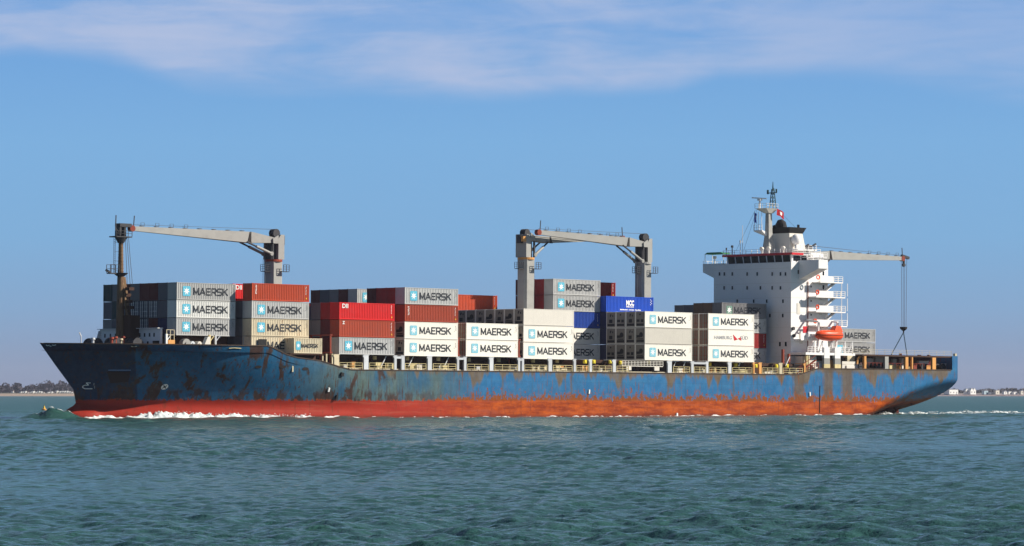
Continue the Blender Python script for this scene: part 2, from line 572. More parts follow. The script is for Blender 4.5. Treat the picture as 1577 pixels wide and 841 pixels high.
def hull_material():
    m, t, b = new_mat('weathered hull paint')
    tc = t.nodes.new('ShaderNodeTexCoord')
    v = tc.outputs['Object']
    sp = t.nodes.new('ShaderNodeSeparateXYZ')
    t.links.new(v, sp.inputs[0])
    X, Z = sp.outputs['X'], sp.outputs['Z']
    aft = step_(t, X, -26.0, 0.0)                       # the rustier after body, its boot-top more orange
    # blue
    blue = mixrgb(t, noise_(t, v, (0.10, 0.10, 0.35), 4), (0.004, 0.100, 0.255), (0.010, 0.165, 0.400))
    blue = mixrgb(t, step_(t, noise_(t, v, (0.05, 0.05, 0.9), 4, 0.6), 0.45, 0.8, 0, 0.35), blue, (0.03, 0.24, 0.42))
    blue = mixrgb(t, step_(t, X, -22.0, -2.0, 1.0, 0.0), blue, (0.002, 0.090, 0.205))  # weaker light on the fore body, painted in as a darker blue
    navy = step_(t, math_(t, 'MULTIPLY_ADD', sp.outputs['Y'], -0.917, X), BOW_SHADE_T - 0.1, BOW_SHADE_T + 0.3, 1.0, 0.0)
    blue = mixrgb(t, math_(t, 'MULTIPLY', navy, 0.85), blue, (0.002, 0.012, 0.048))  # shade on the bow flare, painted as a navy zone of the same coat
    # greenish film on the shoulder
    film = math_(t, 'MULTIPLY', step_(t, X, -52.0, -34.0), step_(t, X, -20.0, -8.0, 1.0, 0.15))
    filmn = math_(t, 'MULTIPLY', film, step_(t, noise_(t, v, (0.22, 0.22, 0.10), 4, 0.6), 0.30, 0.62, 0.15, 0.85))
    col = mixrgb(t, filmn, blue, (0.095, 0.135, 0.105))
    # brown-grey wash hanging from the deck edge in scallops
    sc1 = step_(t, noise_(t, v, (0.21, 0.0, 0.0), 3, 0.55, (3.3, 0, 0)), 0.44, 0.70)
    sc2 = noise_(t, v, (0.95, 0.95, 0.16), 5, 0.68)
    depth = math_(t, 'MULTIPLY_ADD', sc1, 2.9, -0.20)
    depth = math_(t, 'MULTIPLY_ADD', sc2, 3.4, math_(t, 'SUBTRACT', depth, 1.0))
    depth = math_(t, 'MULTIPLY', depth, step_(t, X, -42.0, -12.0, 0.10, 1.0))
    top = step_(t, X, 60.0, 80.0, 7.9, 8.9)
    top = math_(t, 'ADD', top, math_(t, 'ADD', step_(t, X, -54.0, -47.5, 1.9, 0.0), step_(t, X, -47.5, -38.0, 1.6, 0.0)))
    top = math_(t, 'ADD', top, step_(t, X, 114.0, 114.3, 0.0, 9.0))
    lim = math_(t, 'SUBTRACT', top, depth)
    wash = step_(t, math_(t, 'SUBTRACT', Z, lim), -0.25, 0.85)
    washc = mixrgb(t, noise_(t, v, (0.5, 0.5, 0.5), 4), (0.100, 0.064, 0.034), (0.175, 0.130, 0.078))
    washk = math_(t, 'MULTIPLY', wash, step_(t, noise_(t, v, (0.9, 0.9, 0.25), 4, 0.6), 0.2, 0.6, 0.70, 0.97))
    col = mixrgb(t, washk, col, washc)
    # heavy brown columns at two places on the quarter
    for x0, w in ((79.4, 1.5), (84.6, 1.7), (71.5, 1.7), (-2.2, 0.22), (26.0, 0.25), (37.5, 0.3), (54.2, 0.25), (14.0, 0.25)):
        d = math_(t, 'ABSOLUTE', math_(t, 'SUBTRACT', math_(t, 'MULTIPLY_ADD', noise_(t, v, (0.4, 0.4, 0.9), 2), 0.9, X), x0 + 0.45))
        k = step_(t, d, w * 0.55, w * 1.15, 0.9 if w > 1 else 0.6, 0.0)
        col = mixrgb(t, math_(t, 'MULTIPLY', k, step_(t, Z, 8.6, 7.2, 0.2, 1.0) if w < 1 else 1.0), col, (0.115, 0.080, 0.050))
    # red-brown scars, darker forward
    sn = noise_(t, v, (0.42, 0.42, 0.12), 6, 0.66, (11, 0, 2.6), 0.6)
    fore = math_(t, 'MULTIPLY', step_(t, X, -77.0, -75.0), step_(t, X, -32.0, -16.0, 1.0, 0.0))
    halo = math_(t, 'MULTIPLY', step_(t, sn, 0.52, 0.60, 0.0, 0.75), fore)
    col = mixrgb(t, halo, col, mixrgb(t, noise_(t, v, (1, 1, 1), 4), (0.018, 0.042, 0.045), (0.070, 0.052, 0.032)))
    scar = step_(t, sn, 0.575, 0.60, 0.0, 0.95)
    lowf = step_(t, noise_(t, v, (0.55, 0.55, 0.22), 5, 0.6, (4, 0, 7)), 0.475, 0.54, 0.0, 0.9)
    lowf = math_(t, 'MULTIPLY', lowf, math_(t, 'MULTIPLY', step_(t, math_(t, 'MULTIPLY_ADD', noise_(t, v, (0.7, 0.7, 0.3), 3), 2.2, Z), 4.6, 5.8, 1.0, 0.0), step_(t, X, -30.0, -10.0, 1.0, 0.25)))
    scar = math_(t, 'MAXIMUM', math_(t, 'MULTIPLY', scar, fore), lowf)
    col = mixrgb(t, scar, col, mixrgb(t, noise_(t, v, (1.5, 1.5, 0.6), 5, 0.7), (0.014, 0.010, 0.010), (0.080, 0.026, 0.014)))
    # small chips
    chip = step_(t, noise_(t, v, (1.5, 1.5, 1.1), 5, 0.7, (1, 5, 0)), 0.675, 0.70, 0.0, 0.85)
    chip = math_(t, 'MULTIPLY', chip, step_(t, X, -20.0, 0.0, 1.0, 0.45))
    col = mixrgb(t, chip, col, (0.035, 0.022, 0.020))
    scuff = step_(t, noise_(t, v, (1.2, 1.2, 2.2), 6, 0.75, (8, 5, 3)), 0.665, 0.70, 0.0, 0.7)
    scuff = math_(t, 'MULTIPLY', scuff, math_(t, 'MULTIPLY', step_(t, Z, 3.2, 3.9), step_(t, Z, 5.6, 4.6, 0.0, 1.0)))
    col = mixrgb(t, scuff, col, (0.42, 0.44, 0.36))
    # worn, uneven top coat
    worn = step_(t, noise_(t, v, (0.7, 0.7, 0.5), 8, 0.75, (2, 3, 5)), 0.36, 0.66, 0.0, 1.0)
    col = mixrgb(t, 0.36, col, mixrgb(t, worn, mixrgb(t, 0.55, col, (0.012, 0.020, 0.024)), mixrgb(t, 0.16, col, (0.30, 0.36, 0.36))))
    # thin rust runs all over, heavier aft
    drip = step_(t, noise_(t, v, (2.6, 2.6, 0.16), 6, 0.72, (3, 8, 1)), 0.545, 0.61, 0.0, 0.9)
    drip = math_(t, 'MULTIPLY', drip, step_(t, noise_(t, v, (0.22, 0.22, 0.16), 4, 0.6, (7, 2, 4)), 0.42, 0.56, 0.05, 1.0))
    col = mixrgb(t, drip, col, mixrgb(t, aft, (0.060, 0.024, 0.012), (0.17, 0.055, 0.018)))
    # plate seams
    fr = math_(t, 'FRACT', math_(t, 'DIVIDE', X, 9.3))
    seam = step_(t, math_(t, 'ABSOLUTE', math_(t, 'SUBTRACT', fr, 0.5)), 0.0, 0.014, 0.35, 0.0)
    fz = math_(t, 'FRACT', math_(t, 'DIVIDE', Z, 2.45))
    seam2 = step_(t, math_(t, 'ABSOLUTE', math_(t, 'SUBTRACT', fz, 0.5)), 0.0, 0.03, 0.22, 0.0)
    col = mixrgb(t, math_(t, 'MAXIMUM', seam, seam2), col, (0.045, 0.045, 0.045))
    # boot-top red and the rust climbing out of it
    red = mixrgb(t, noise_(t, v, (0.25, 0.25, 0.6), 5, 0.6), (0.230, 0.014, 0.008), (0.40, 0.036, 0.018))
    org = mixrgb(t, step_(t, noise_(t, v, (0.22, 0.22, 0.9), 5, 0.7), 0.35, 0.66), (0.20, 0.024, 0.003), (0.46, 0.085, 0.006))
    org = mixrgb(t, step_(t, noise_(t, v, (0.8, 0.8, 1.7), 5, 0.7, (5, 2, 1)), 0.56, 0.70, 0, 0.5), org, (0.50, 0.105, 0.035))
    bott = mixrgb(t, aft, red, org)
    pk = math_(t, 'MULTIPLY', step_(t, noise_(t, v, (0.10, 0.10, 1.6), 5, 0.7, (9, 0, 0)), 0.50, 0.66, 0, 0.45), step_(t, X, -60, -40))
    bott = mixrgb(t, pk, bott, (0.34, 0.09, 0.055))
    dk = step_(t, noise_(t, v, (1.7, 1.7, 0.30), 6, 0.72, (2, 7, 0)), 0.53, 0.66, 0, 0.75)
    bott = mixrgb(t, dk, bott, (0.17, 0.030, 0.014))
    # waterline grime
    bott = mixrgb(t, step_(t, math_(t, 'MULTIPLY_ADD', X, -0.00785, Z), 0.75, 0.15, 0, 0.65), bott, (0.10, 0.018, 0.012))
    zr = math_(t, 'MULTIPLY_ADD', X, 0.0042, 2.60)
    rn = noise_(t, v, (1.5, 1.5, 0.9), 7, 0.78, (6, 6, 0))
    climb = math_(t, 'MULTIPLY', step_(t, rn, 0.40, 0.70, 0.0, 2.8), step_(t, X, -24.0, -6.0, 0.22, 1.0))
    climb2 = math_(t, 'MULTIPLY', step_(t, noise_(t, v, (0.16, 0.16, 0.0), 2, 0.5, (1, 1, 0)), 0.42, 0.62, 0.0, 0.6), aft)
    dz = math_(t, 'SUBTRACT', Z, math_(t, 'ADD', zr, math_(t, 'ADD', climb, climb2)))
    isred = step_(t, dz, 0.10, -0.06, 0.0, 1.0)
    rustc = mixrgb(t, noise_(t, v, (2, 2, 1), 6, 0.75), (0.060, 0.020, 0.007), (0.36, 0.095, 0.014))
    over = step_(t, math_(t, 'SUBTRACT', Z, zr), 0.0, 0.5)
    bott = mixrgb(t, over, bott, rustc)
    col = mixrgb(t, isred, col, bott)
    t.links.new(col, b.inputs['Base Color'])
    b.inputs['Roughness'].default_value = 0.55
    b.inputs['Specular IOR Level'].default_value = 0.10
    # plating: shallow dents between frames
    bp = t.nodes.new('ShaderNodeBump')
    bp.inputs['Strength'].default_value = 0.35
    bp.inputs['Distance'].default_value = 0.12
    hgt = math_(t, 'ADD', noise_(t, v, (0.45, 0.45, 0.45), 3), math_(t, 'MULTIPLY', noise_(t, v, (1.6, 1.6, 1.6), 3), 0.35))
    t.links.new(hgt, bp.inputs['Height'])
    t.links.new(bp.outputs[0], b.inputs['Normal'])
    return m


rng = np.random.default_rng(5)


def wave_field():
    n = 170
    lam = np.exp(rng.uniform(math.log(0.22), math.log(9.0), n))
    th = rng.normal(R(215), R(38), n)
    k = 2 * np.pi / lam
    slope = 0.029 * np.where(lam < 1.3, 1.0, (np.maximum(lam, 1.3) / 1.3) ** -0.62) * (0.5 + rng.random(n))
    amp = slope / k
    ph = rng.uniform(0, 2 * np.pi, n)
    return lam, k * np.cos(th), k * np.sin(th), amp, ph


WF = wave_field()


def bow_hump(x, y):
    P = np.stack([x - OV[0], y - OV[1]])
    t = P[0] * CA + P[1] * SA
    b = -P[0] * SA + P[1] * CA
    # ridge running out from the stem on the port side
    d1 = (t + 86.0) * 0.80 + (b - 13.0) * 0.60
    d2 = -(t + 86.0) * 0.60 + (b - 13.0) * 0.80
    h = 1.75 * np.exp(-(d1 / 1.8) ** 2 - ((d2 + 0.2) / 4.2) ** 2) * (1 + 0.10 * np.sin(d2 * 1.9 + 1) + 0.06 * np.sin(d2 * 4.3 + d1))
    h -= 0.35 * np.exp(-((d1 + 5.5) / 3.0) ** 2 - ((d2 + 1.0) / 7.0) ** 2)
    # divergent swell along the fore body
    dd = b + 2.0 + (t + 60) * 0.10
    h += 0.30 * np.exp(-(dd / 2.2) ** 2) * np.exp(-((t + 55) / 26.0) ** 2)
    h -= 0.22 * np.exp(-((dd + 5.5) / 3.0) ** 2) * np.exp(-((t + 50) / 30.0) ** 2)
    # stern wave
    h += 0.32 * np.exp(-((t - 128) / 7.0) ** 2 - ((b - 10) / 9.0) ** 2)
    return h


def sea_h(x, y, sp):
    x = np.asarray(x, float)
    y = np.asarray(y, float)
    h = np.zeros_like(x)
    sp = np.asarray(sp, float)
    lam, kx, ky, am, ph = WF
    for i in range(len(lam)):
        w = np.clip((lam[i] / sp - 2.0) / 1.5, 0, 1)
        a = kx[i] * x + ky[i] * y + ph[i]
        far = 1 + (1.3 * np.clip((y - 180) / 300, 0, 1) if lam[i] > 2.2 else 0)
        h += far * am[i] * w * (np.sin(a) + 0.30 * np.cos(2 * a))
    g = 0.75 + 0.45 * np.sin(x * 0.045 + 1.1 * np.sin(y * 0.021)) * np.sin(y * 0.017 + 0.8 * np.sin(x * 0.03))
    return h * g + bow_hump(x, y)


def water_material(name='estuary water', rough=0.12, spec=0.25):
    m, t, b = new_mat(name)
    tc = t.nodes.new('ShaderNodeTexCoord')
    v = tc.outputs['Object']
    c = mixrgb(t, step_(t, noise_(t, v, (0.010, 0.022, 1), 3, 0.6), 0.35, 0.65), (0.024, 0.078, 0.074), (0.038, 0.102, 0.095))
    c = mixrgb(t, step_(t, noise_(t, v, (0.16, 0.30, 1), 3, 0.6, (3, 1, 0)), 0.52, 0.72, 0, 0.5), c, (0.030, 0.110, 0.066))
    t.links.new(c, b.inputs['Base Color'])
    spz = t.nodes.new('ShaderNodeSeparateXYZ')
    t.links.new(v, spz.inputs[0])
    t.links.new(step_(t, spz.outputs['Y'], 520.0, 900.0, 0.12, 0.30), b.inputs['Roughness'])
    t.links.new(step_(t, spz.outputs['Y'], 300.0, 800.0, spec, 0.12), b.inputs['Specular IOR Level'])
    b.inputs['IOR'].default_value = 1.333
    h1 = noise_(t, v, (0.55, 0.8, 1), 3, 0.55, dist=0.3)
    h2 = noise_(t, v, (2.0, 2.8, 1), 4, 0.6, (7, 3, 0), dist=0.2)
    h3 = noise_(t, v, (6.5, 8.5, 1), 3, 0.6, (2, 9, 0))
    hh = math_(t, 'ADD', math_(t, 'MULTIPLY', h1, 0.45), math_(t, 'MULTIPLY', h2, 0.34))
    hh = math_(t, 'ADD', hh, math_(t, 'MULTIPLY', h3, 0.11))
    bp = t.nodes.new('ShaderNodeBump')
    bp.inputs['Strength'].default_value = 1.0
    bp.inputs['Distance'].default_value = 0.42
    t.links.new(hh, bp.inputs['Height'])
    t.links.new(bp.outputs[0], b.inputs['Normal'])
    return m


MWATER = water_material()
EXT_X, EXT_Y0, EXT_Y1 = 2600.0, -400.0, 6600.0


def build_sea():
    # a sheet whose mesh gets coarser with distance, wide enough for views from beside the camera
    dx = 0.0010
    ys = [62.0]
    while ys[-1] < 800: ys.append(ys[-1] * (1 + (0.00105 if ys[-1] < 260 else 0.0020)))
    ys = np.array(ys)
    a = np.arange(-0.185, 0.185 + dx / 2, dx)
    st_, side = dx, [0.185]
    while side[-1] < 1.0:
        st_ *= 1.055
        side.append(side[-1] + st_)
    side = np.array(side[1:])
    a = np.concatenate([-side[::-1], a, side])
    da = np.gradient(a) / dx
    Y = np.repeat(ys[:, None], len(a), 1)
    X = ys[:, None] * a[None, :]
    SPC = np.where(Y < 260, Y * 0.00125, Y * (0.00125 + 0.0008 * np.clip((Y - 260) / 100, 0, 1)))
    Z = sea_h(X, Y, SPC * np.maximum(1, da * 0.8)[None, :])
    ny, nx = Y.shape
    V = np.stack([X, Y, Z], -1).reshape(-1, 3)
    idx = np.arange(ny * nx).reshape(ny, nx)
    Fq = np.stack([idx[:-1, :-1], idx[:-1, 1:], idx[1:, 1:], idx[1:, :-1]], -1).reshape(-1, 4)
    # outer water: plain sheets joined to the fan's border
    verts = [V]
    faces = [Fq]
    n0 = len(V)

    def quad(p):
        nonlocal n0
        verts.append(np.array(p, float))
        faces.append(np.array([[n0, n0 + 1, n0 + 2, n0 + 3]]))
        n0 += 4

    yN, yF, aa = ys[0], ys[-1], float(a[-1])
    quad([(-EXT_X, EXT_Y0, 0), (EXT_X, EXT_Y0, 0), (EXT_X, yN, 0), (-EXT_X, yN, 0)])
    quad([(-EXT_X, yF, 0), (EXT_X, yF, 0), (EXT_X, EXT_Y1, 0), (-EXT_X, EXT_Y1, 0)])
    quad([(-EXT_X, yN, 0), (-yN * aa, yN, 0), (-yF * aa, yF, 0), (-EXT_X, yF, 0)])
    quad([(yN * aa, yN, 0), (EXT_X, yN, 0), (EXT_X, yF, 0), (yF * aa, yF, 0)])
    V = np.concatenate(verts)
    Fq = np.concatenate(faces)
    me = bpy.data.meshes.new('sea')
    me.vertices.add(len(V))
    me.vertices.foreach_set('co', V.ravel())
    me.loops.add(len(Fq) * 4)
    me.loops.foreach_set('vertex_index', Fq.ravel())
    me.polygons.add(len(Fq))
    me.polygons.foreach_set('loop_start', np.arange(0, len(Fq) * 4, 4))
    me.polygons.foreach_set('loop_total', np.full(len(Fq), 4))
    me.polygons.foreach_set('use_smooth', np.ones(len(Fq), bool))
    me.update()
    me.validate()
    me.materials.append(MWATER)
    o = bpy.data.objects.new('sea', me)
    COL.objects.link(o)
    tag(o, 'choppy green estuary water', kind='structure')


build_sea()


def s2w(t, b, z=0.0):
    p = OV + AV * t + BV * b + UV * z
    return p


# ------------------------------------------------------------------ foam
def foam_material(lo=0.47):
    m, t, b = new_mat('sea foam')
    v = objvec(t, False)
    n = noise_(t, v, (1.2, 1.2, 1.2), 6, 0.7)
    t.links.new(mixrgb(t, n, (0.55, 0.62, 0.62), (0.88, 0.90, 0.90)), b.inputs['Base Color'])
    b.inputs['Roughness'].default_value = 0.8
    al = step_(t, noise_(t, v, (0.55, 1.3, 1.3), 6, 0.7, (5, 0, 0)), lo, lo + 0.11)
    t.links.new(al, b.inputs['Alpha'])
    return m


def foam_solid():
    m, t, b = new_mat('churned foam')
    v = objvec(t, False)
    n = noise_(t, v, (1.6, 1.6, 1.6), 6, 0.7)
    t.links.new(mixrgb(t, n, (0.50, 0.58, 0.58), (0.90, 0.91, 0.90)), b.inputs['Base Color'])
    b.inputs['Roughness'].default_value = 0.8
    return m


MFOAM, MFOAM2, MFOAMS = foam_material(), foam_material(0.42), foam_solid()


def wl_b(t):
    """port waterline (b) at local t"""
    return 15 - hb(t, 0.00785 * t + 0.1)


def build_bow_foam():
    vs, fs = [], []
    nu = 13
    ts = np.arange(-83.6, -25.0, 0.16)
    for i, t in enumerate(ts):
        tt = float(t)
        base = wl_b(max(tt, -82.4))
        u = (tt + 83.6)
        H = interp([(0, 0.2), (1.5, 0.50), (8, 0.50), (11, 0.65), (14, 1.00), (20, 0.80), (28, 0.60), (38, 0.40), (46, 0.32), (59, 0.10)], u)
        W = interp([(0, 1.2), (8, 1.7), (14, 2.6), (28, 2.4), (40, 1.4), (59, 0.6)], u)
        for j in range(nu):
            q = j / (nu - 1)
            b = base + 0.5 - q * (W + 0.5)
            prof = math.sin(math.pi * min(1, q * 0.72 + 0.28)) ** 0.8
            nn = 0.62 + 0.75 * (mnoise.fractal((tt * 0.95, b * 1.3, 0.3), 0.7, 2.1, 5) + 0.45)
            h = H * prof * max(0.42, nn)
            p = s2w(tt, b, 0)
            z = float(sea_h(p[0], p[1], 1.3)) - 0.12 + h
            vs.append((p[0], p[1], z))
    n = len(ts)
    for i in range(n - 1):
        for j in range(nu - 1):
            a = i * nu + j
            fs.append((a, a + nu, a + nu + 1, a + 1))
    # spray beads thrown off the crest
    rnd = random.Random(3)
    mb = MB()
    mb.v, mb.f, mb.mi = vs, fs, [0] * len(fs)
    for k in range(260):
        tt = rnd.uniform(-71, -44)
        u = (tt + 71) / 27
        b = wl_b(tt) - rnd.uniform(0.1, 2.0)
        p = s2w(tt, b, 0)
        z = float(sea_h(p[0], p[1], 1.3)) + (0.95 - 0.5 * u) * (0.55 + 0.75 * rnd.random() ** 2)
        r = rnd.uniform(0.03, 0.12)
        c = Vector((p[0], p[1], z))
        mb.hexa([c + Vector((r, 0, 0)), c + Vector((0, r, 0)), c + Vector((-r, 0, 0)), c + Vector((0, -r, 0))],
                [c + Vector((r * .4, r * .4, r)), c + Vector((-r * .4, r * .4, r)), c + Vector((-r * .4, -r * .4, r)), c + Vector((r * .4, -r * .4, r))])
    o = mb.build('bow_wave_foam', MFOAMS, smooth=True)
    tag(o, 'white churning foam rolled up along the red forward waterline', 'foam', kind='stuff')


build_bow_foam()


def foam_patch(name, label, t0, t1, bf, wf, hf, n2=10, mat=None, step=0.35, seed=0):
    vs, fs = [], []
    ts = np.arange(t0, t1, step)
    for t in ts:
        tt = float(t)
        for j in range(n2):
            q = j / (n2 - 1)
            b = bf(tt) + (q - 0.5) * wf(tt)
            p = s2w(tt, b, 0)
            nn = max(0.0, 0.4 + 0.9 * mnoise.fractal((tt * 0.6 + seed, b * 0.8, 0.7), 0.7, 2.1, 5))
            z = float(sea_h(p[0], p[1], 1.3)) - 0.08 + hf(tt) * math.sin(math.pi * q) * nn
            vs.append((p[0], p[1], z))
    for i in range(len(ts) - 1):
        for j in range(n2 - 1):
            a = i * n2 + j
            fs.append((a, a + n2, a + n2 + 1, a + 1))
    mb = MB()
    mb.v, mb.f, mb.mi = vs, fs, [0] * len(fs)
    o = mb.build(name, mat or MFOAM, smooth=True)
    tag(o, label, 'foam', kind='stuff')
    return o


foam_patch('waterline_foam', 'thin broken line of foam along the orange midship waterline', -26, 98, lambda t: wl_b(t) - 0.35, lambda t: 1.5, lambda t: 0.34, 6, MFOAM2)
foam_patch('wake_foam', 'long pale streak of wake trailing behind the stern', 96, 176,
           lambda t: 5.5 + (t - 96) * 0.02, lambda t: 5 + (t - 96) * 0.10, lambda t: 0.55, 26, MFOAM, 0.3, 9)
foam_patch('wake_foam', 'second thin streak of wake beyond the main one behind the stern', 104, 176,
           lambda t: 17 + (t - 96) * 0.05, lambda t: 3.5, lambda t: 0.5, 10, MFOAM, 0.35, 31)

def crest_foam():
    vs, fs = [], []
    n = 60
    for i in range(n):
        d2 = -3.6 + 7.4 * i / (n - 1)
        for j in range(4):
            d1 = 0.15 + (j / 3 - .5) * (0.9 + 0.5 * math.sin(i * .7)) + .18 * math.sin(i * .9)
            t_, b_ = -86 + .8 * d1 - .6 * d2, 13 + .6 * d1 + .8 * d2
            p = s2w(t_, b_, 0)
            vs.append((p[0], p[1], float(sea_h(p[0], p[1], 1.3)) + .03))
    for i in range(n - 1):
        for j in range(3):
            a = i * 4 + j
            fs.append((a, a + 4, a + 5, a + 1))
    mb = MB()
    mb.v, mb.f, mb.mi = vs, fs, [0] * len(fs)
    o = mb.build('bow_wave_foam', MFOAM, smooth=True)
    tag(o, 'thin broken white crest on the green wave ahead of the bulb', 'foam', kind='stuff')


crest_foam()
# ------------------------------------------------------------------ far shore
def shore():
    mbr, t, b = new_mat('beach and land')
    v = objvec(t, False)
    sp = t.nodes.new('ShaderNodeSeparateXYZ')
    t.links.new(v, sp.inputs[0])
    k = step_(t, sp.outputs['Z'], 3.0, 3.4)
    sand = mixrgb(t, noise_(t, v, (0.02, 0.05, 0.5), 4), (0.27, 0.20, 0.15), (0.36, 0.275, 0.21))
    sand = mixrgb(t, step_(t, sp.outputs['X'], 200, 500), sand, (0.26, 0.20, 0.20))
    land = mixrgb(t, noise_(t, v, (0.02, 0.02, 0.1), 4), (0.05, 0.06, 0.035), (0.10, 0.09, 0.06))
    t.links.new(mixrgb(t, k, sand, land), b.inputs['Base Color'])
    b.inputs['Roughness'].default_value = 1.0
    vs, fs = [], []
    prof = [(-60, -1.0), (0, 0.05), (12, 0.9), (45, 2.9), (60, 3.6), (200, 4.2), (1800, 6.0)]
    xs = np.arange(-2500, 2501, 25)
    for x in xs:
        y0 = 4500 + 35 * math.sin(x * 0.004) + 12 * math.sin(x * 0.023)
        for dy_, z in prof:
            vs.append((x, y0 + dy_, z))
    m = len(prof)
    for i in range(len(xs) - 1):
        for j in range(m - 1):
            a = i * m + j
            fs.append((a, a + m, a + m + 1, a + 1))
    mb = MB()
    mb.v, mb.f, mb.mi = vs, fs, [0] * len(fs)
    o = mb.build('beach', mbr, smooth=True)
    recalc(o)
    tag(o, 'distant sandy beach and low land', kind='structure')


shore()


def woods(name, label, x0, x1, hfun, n, y0, seed, cols):
    m, t, b = new_mat(name + ' twigs')
    v = objvec(t, False)
    t.links.new(mixrgb(t, step_(t, noise_(t, v, (0.06, 0.06, 0.1), 5, 0.7), 0.35, 0.65), cols[0], cols[1]), b.inputs['Base Color'])
    b.inputs['Roughness'].default_value = 1.0
    rnd = random.Random(seed)
    mb = MB()
    for i in range(n):
        x = rnd.uniform(x0, x1)
        y = y0 + rnd.uniform(0, 260)
        H = hfun(x) * rnd.uniform(0.62, 1.03)
        w = rnd.uniform(4.5, 9.0)
        # a crown of many small tilted clump faces round a lumpy volume
        for k in range(46):
            u, a = rnd.uniform(-1, 1), rnd.uniform(0, 2 * math.pi)
            rr = math.sqrt(1 - u * u) * (0.75 + 0.35 * rnd.random())
            c = Vector((x + rr * math.cos(a) * w, y + rr * math.sin(a) * w * .7, 4 + H * 0.50 + u * H * 0.47))
            s = rnd.uniform(0.9, 2.4)
            d1 = Vector((rnd.uniform(-1, 1), rnd.uniform(-.6, .6), rnd.uniform(-1, 1))).normalized() * s
            d2 = Vector((rnd.uniform(-1, 1), rnd.uniform(-.6, .6), rnd.uniform(-1, 1))).normalized() * s
            mb.poly([c - d1, c + d2, c + d1, c - d2])
        mb.hexa([(x - w * .6, y - w * .4, 3), (x + w * .6, y - w * .4, 3), (x + w * .6, y + w * .4, 3), (x - w * .6, y + w * .4, 3)],
                [(x - w * .5, y - w * .3, 4 + H * .72), (x + w * .5, y - w * .3, 4 + H * .72), (x + w * .4, y + w * .3, 4 + H * .78), (x - w * .4, y + w * .3, 4 + H * .72)])
    o = mb.build(name, m)
    tag(o, label, 'woods', kind='stuff')


def hleft(x):
    X = CX + F * x / 4650.0
    return interp([(-400, 12), (0, 12.5), (20, 13.5), (50, 12.0), (62, 14.5), (70, 16.5), (85, 16.5), (95, 14.0), (110, 12.0), (200, 10), (500, 6)], X) * 1.0


woods('far_woods', 'dark bare woodland on the far shore behind the beach huts', -1500, -180, hleft, 620, 4600, 11, ((0.036, 0.030, 0.052), (0.075, 0.062, 0.078)))
woods('far_treeline', 'low hazy treeline on the far shore astern of the ship', -180, 1500, lambda x: 4.6 + 1.6 * math.sin(x * 0.05) + 1.4 * math.sin(x * 0.21 + 2), 560, 4620, 12, ((0.050, 0.045, 0.060), (0.10, 0.085, 0.085)))

HUTW = plain('hut white', (0.80, 0.78, 0.74), 0.7)
HUTR = plain('hut roof', (0.30, 0.22, 0.20), 0.8)
HUTG = plain('grey roof', (0.20, 0.20, 0.23), 0.8)
HUTB = plain('pale blue wall', (0.40, 0.52, 0.58), 0.7)
HUTX = plain('cream wall', (0.62, 0.58, 0.50), 0.7)


def house(name, X0, X1, y_top, y_bot, label, cat, group, wall=HUTW, roof=HUTR, style='gable', dist=4545.0, bays=2):
    k = dist / F
    x0, x1 = (X0 - CX) * k, (X1 - CX) * k
    zt, zb = CAMH + (YH - y_top) * k, 2.2
    root = empty(name, loc=((x0 + x1) / 2, dist, zb))
    root.rotation_euler = (0, 0, R(38))
    tag(root, label, cat, group)
    w, h, d = (x1 - x0), (zt - zb), max(4.0, (x1 - x0) * 0.6)
    if style == 'gable':
        MB().box(-w / 2, w / 2, 0, d, 0, h * 0.70).build('wall', wall, root)
        MB().hexa([(-w / 2 - .25, -.3, h * .702), (w / 2 + .25, -.3, h * .702), (w / 2 + .25, d + .3, h * .702), (-w / 2 - .25, d + .3, h * .702)],
                  [(-.05, -.3, h), (.05, -.3, h), (.05, d + .3, h), (-.05, d + .3, h)]).build('roof', roof, root)
    elif style == 'front':           # white gable facing the water
        mb = MB()
        for i in range(bays):
            a, c = -w / 2 + w * i / bays, -w / 2 + w * (i + 1) / bays
            mb.prism([(a + .1, 0), (c - .1, 0), (c - .1, h * .62), ((a + c) / 2, h), (a + .1, h * .62)], 0, d)
        mb.build('wall', wall, root)
        MB().box(-w / 2, w / 2, d * .5, d * 1.2, h * .45, h * .60).build('roof', roof, root)
    else:                            # long flat block
        MB().box(-w / 2, w / 2, 0, d, 0, h * 0.88).build('wall', wall, root)
        MB().box(-w / 2 - .3, w / 2 + .3, -.3, d + .3, h * .882, h).build('roof', roof, root)
    mb = MB()
    n = max(1, int(w / 4))
    for i in range(n):
        xx = -w / 2 + w * (i + .5) / n
        mb.box(xx - .5, xx + .5, -.08, -.01, h * .22, h * .48)
    mb.build('window', MT['glass'], root)
    return root


rnd = random.Random(21)
hx = 32.0
ordn = ['first', 'second', 'third', 'fourth', 'fifth', 'sixth', 'seventh', 'eighth', 'ninth', 'tenth', 'eleventh', 'twelfth', 'thirteenth', 'fourteenth', 'fifteenth', 'sixteenth', 'seventeenth', 'eighteenth', 'nineteenth', 'twentieth']
i = 0
while hx < 111:
    w = rnd.uniform(3.0, 5.2)
    if 67.5 < hx < 74:
        hx = 74.5
    wl_ = HUTW if rnd.random() < .8 else HUTX
    y_ = rnd.uniform(602.0, 603.6) if not 86 < hx < 104 else rnd.uniform(600.8, 602.4)
    house('beach_hut', hx, hx + w * .86, y_, 607, '%s beach hut from the left in the white row on the far shore' % ordn[i], 'beach hut', 'white beach huts on the far shore', wl_, HUTR if rnd.random() < .3 else HUTW)
    hx += w
    i += 1
house('beach_hut', 20.0, 22.2, 600.8, 606, 'small lone white hut standing apart left of the beach hut row', 'beach hut', None)

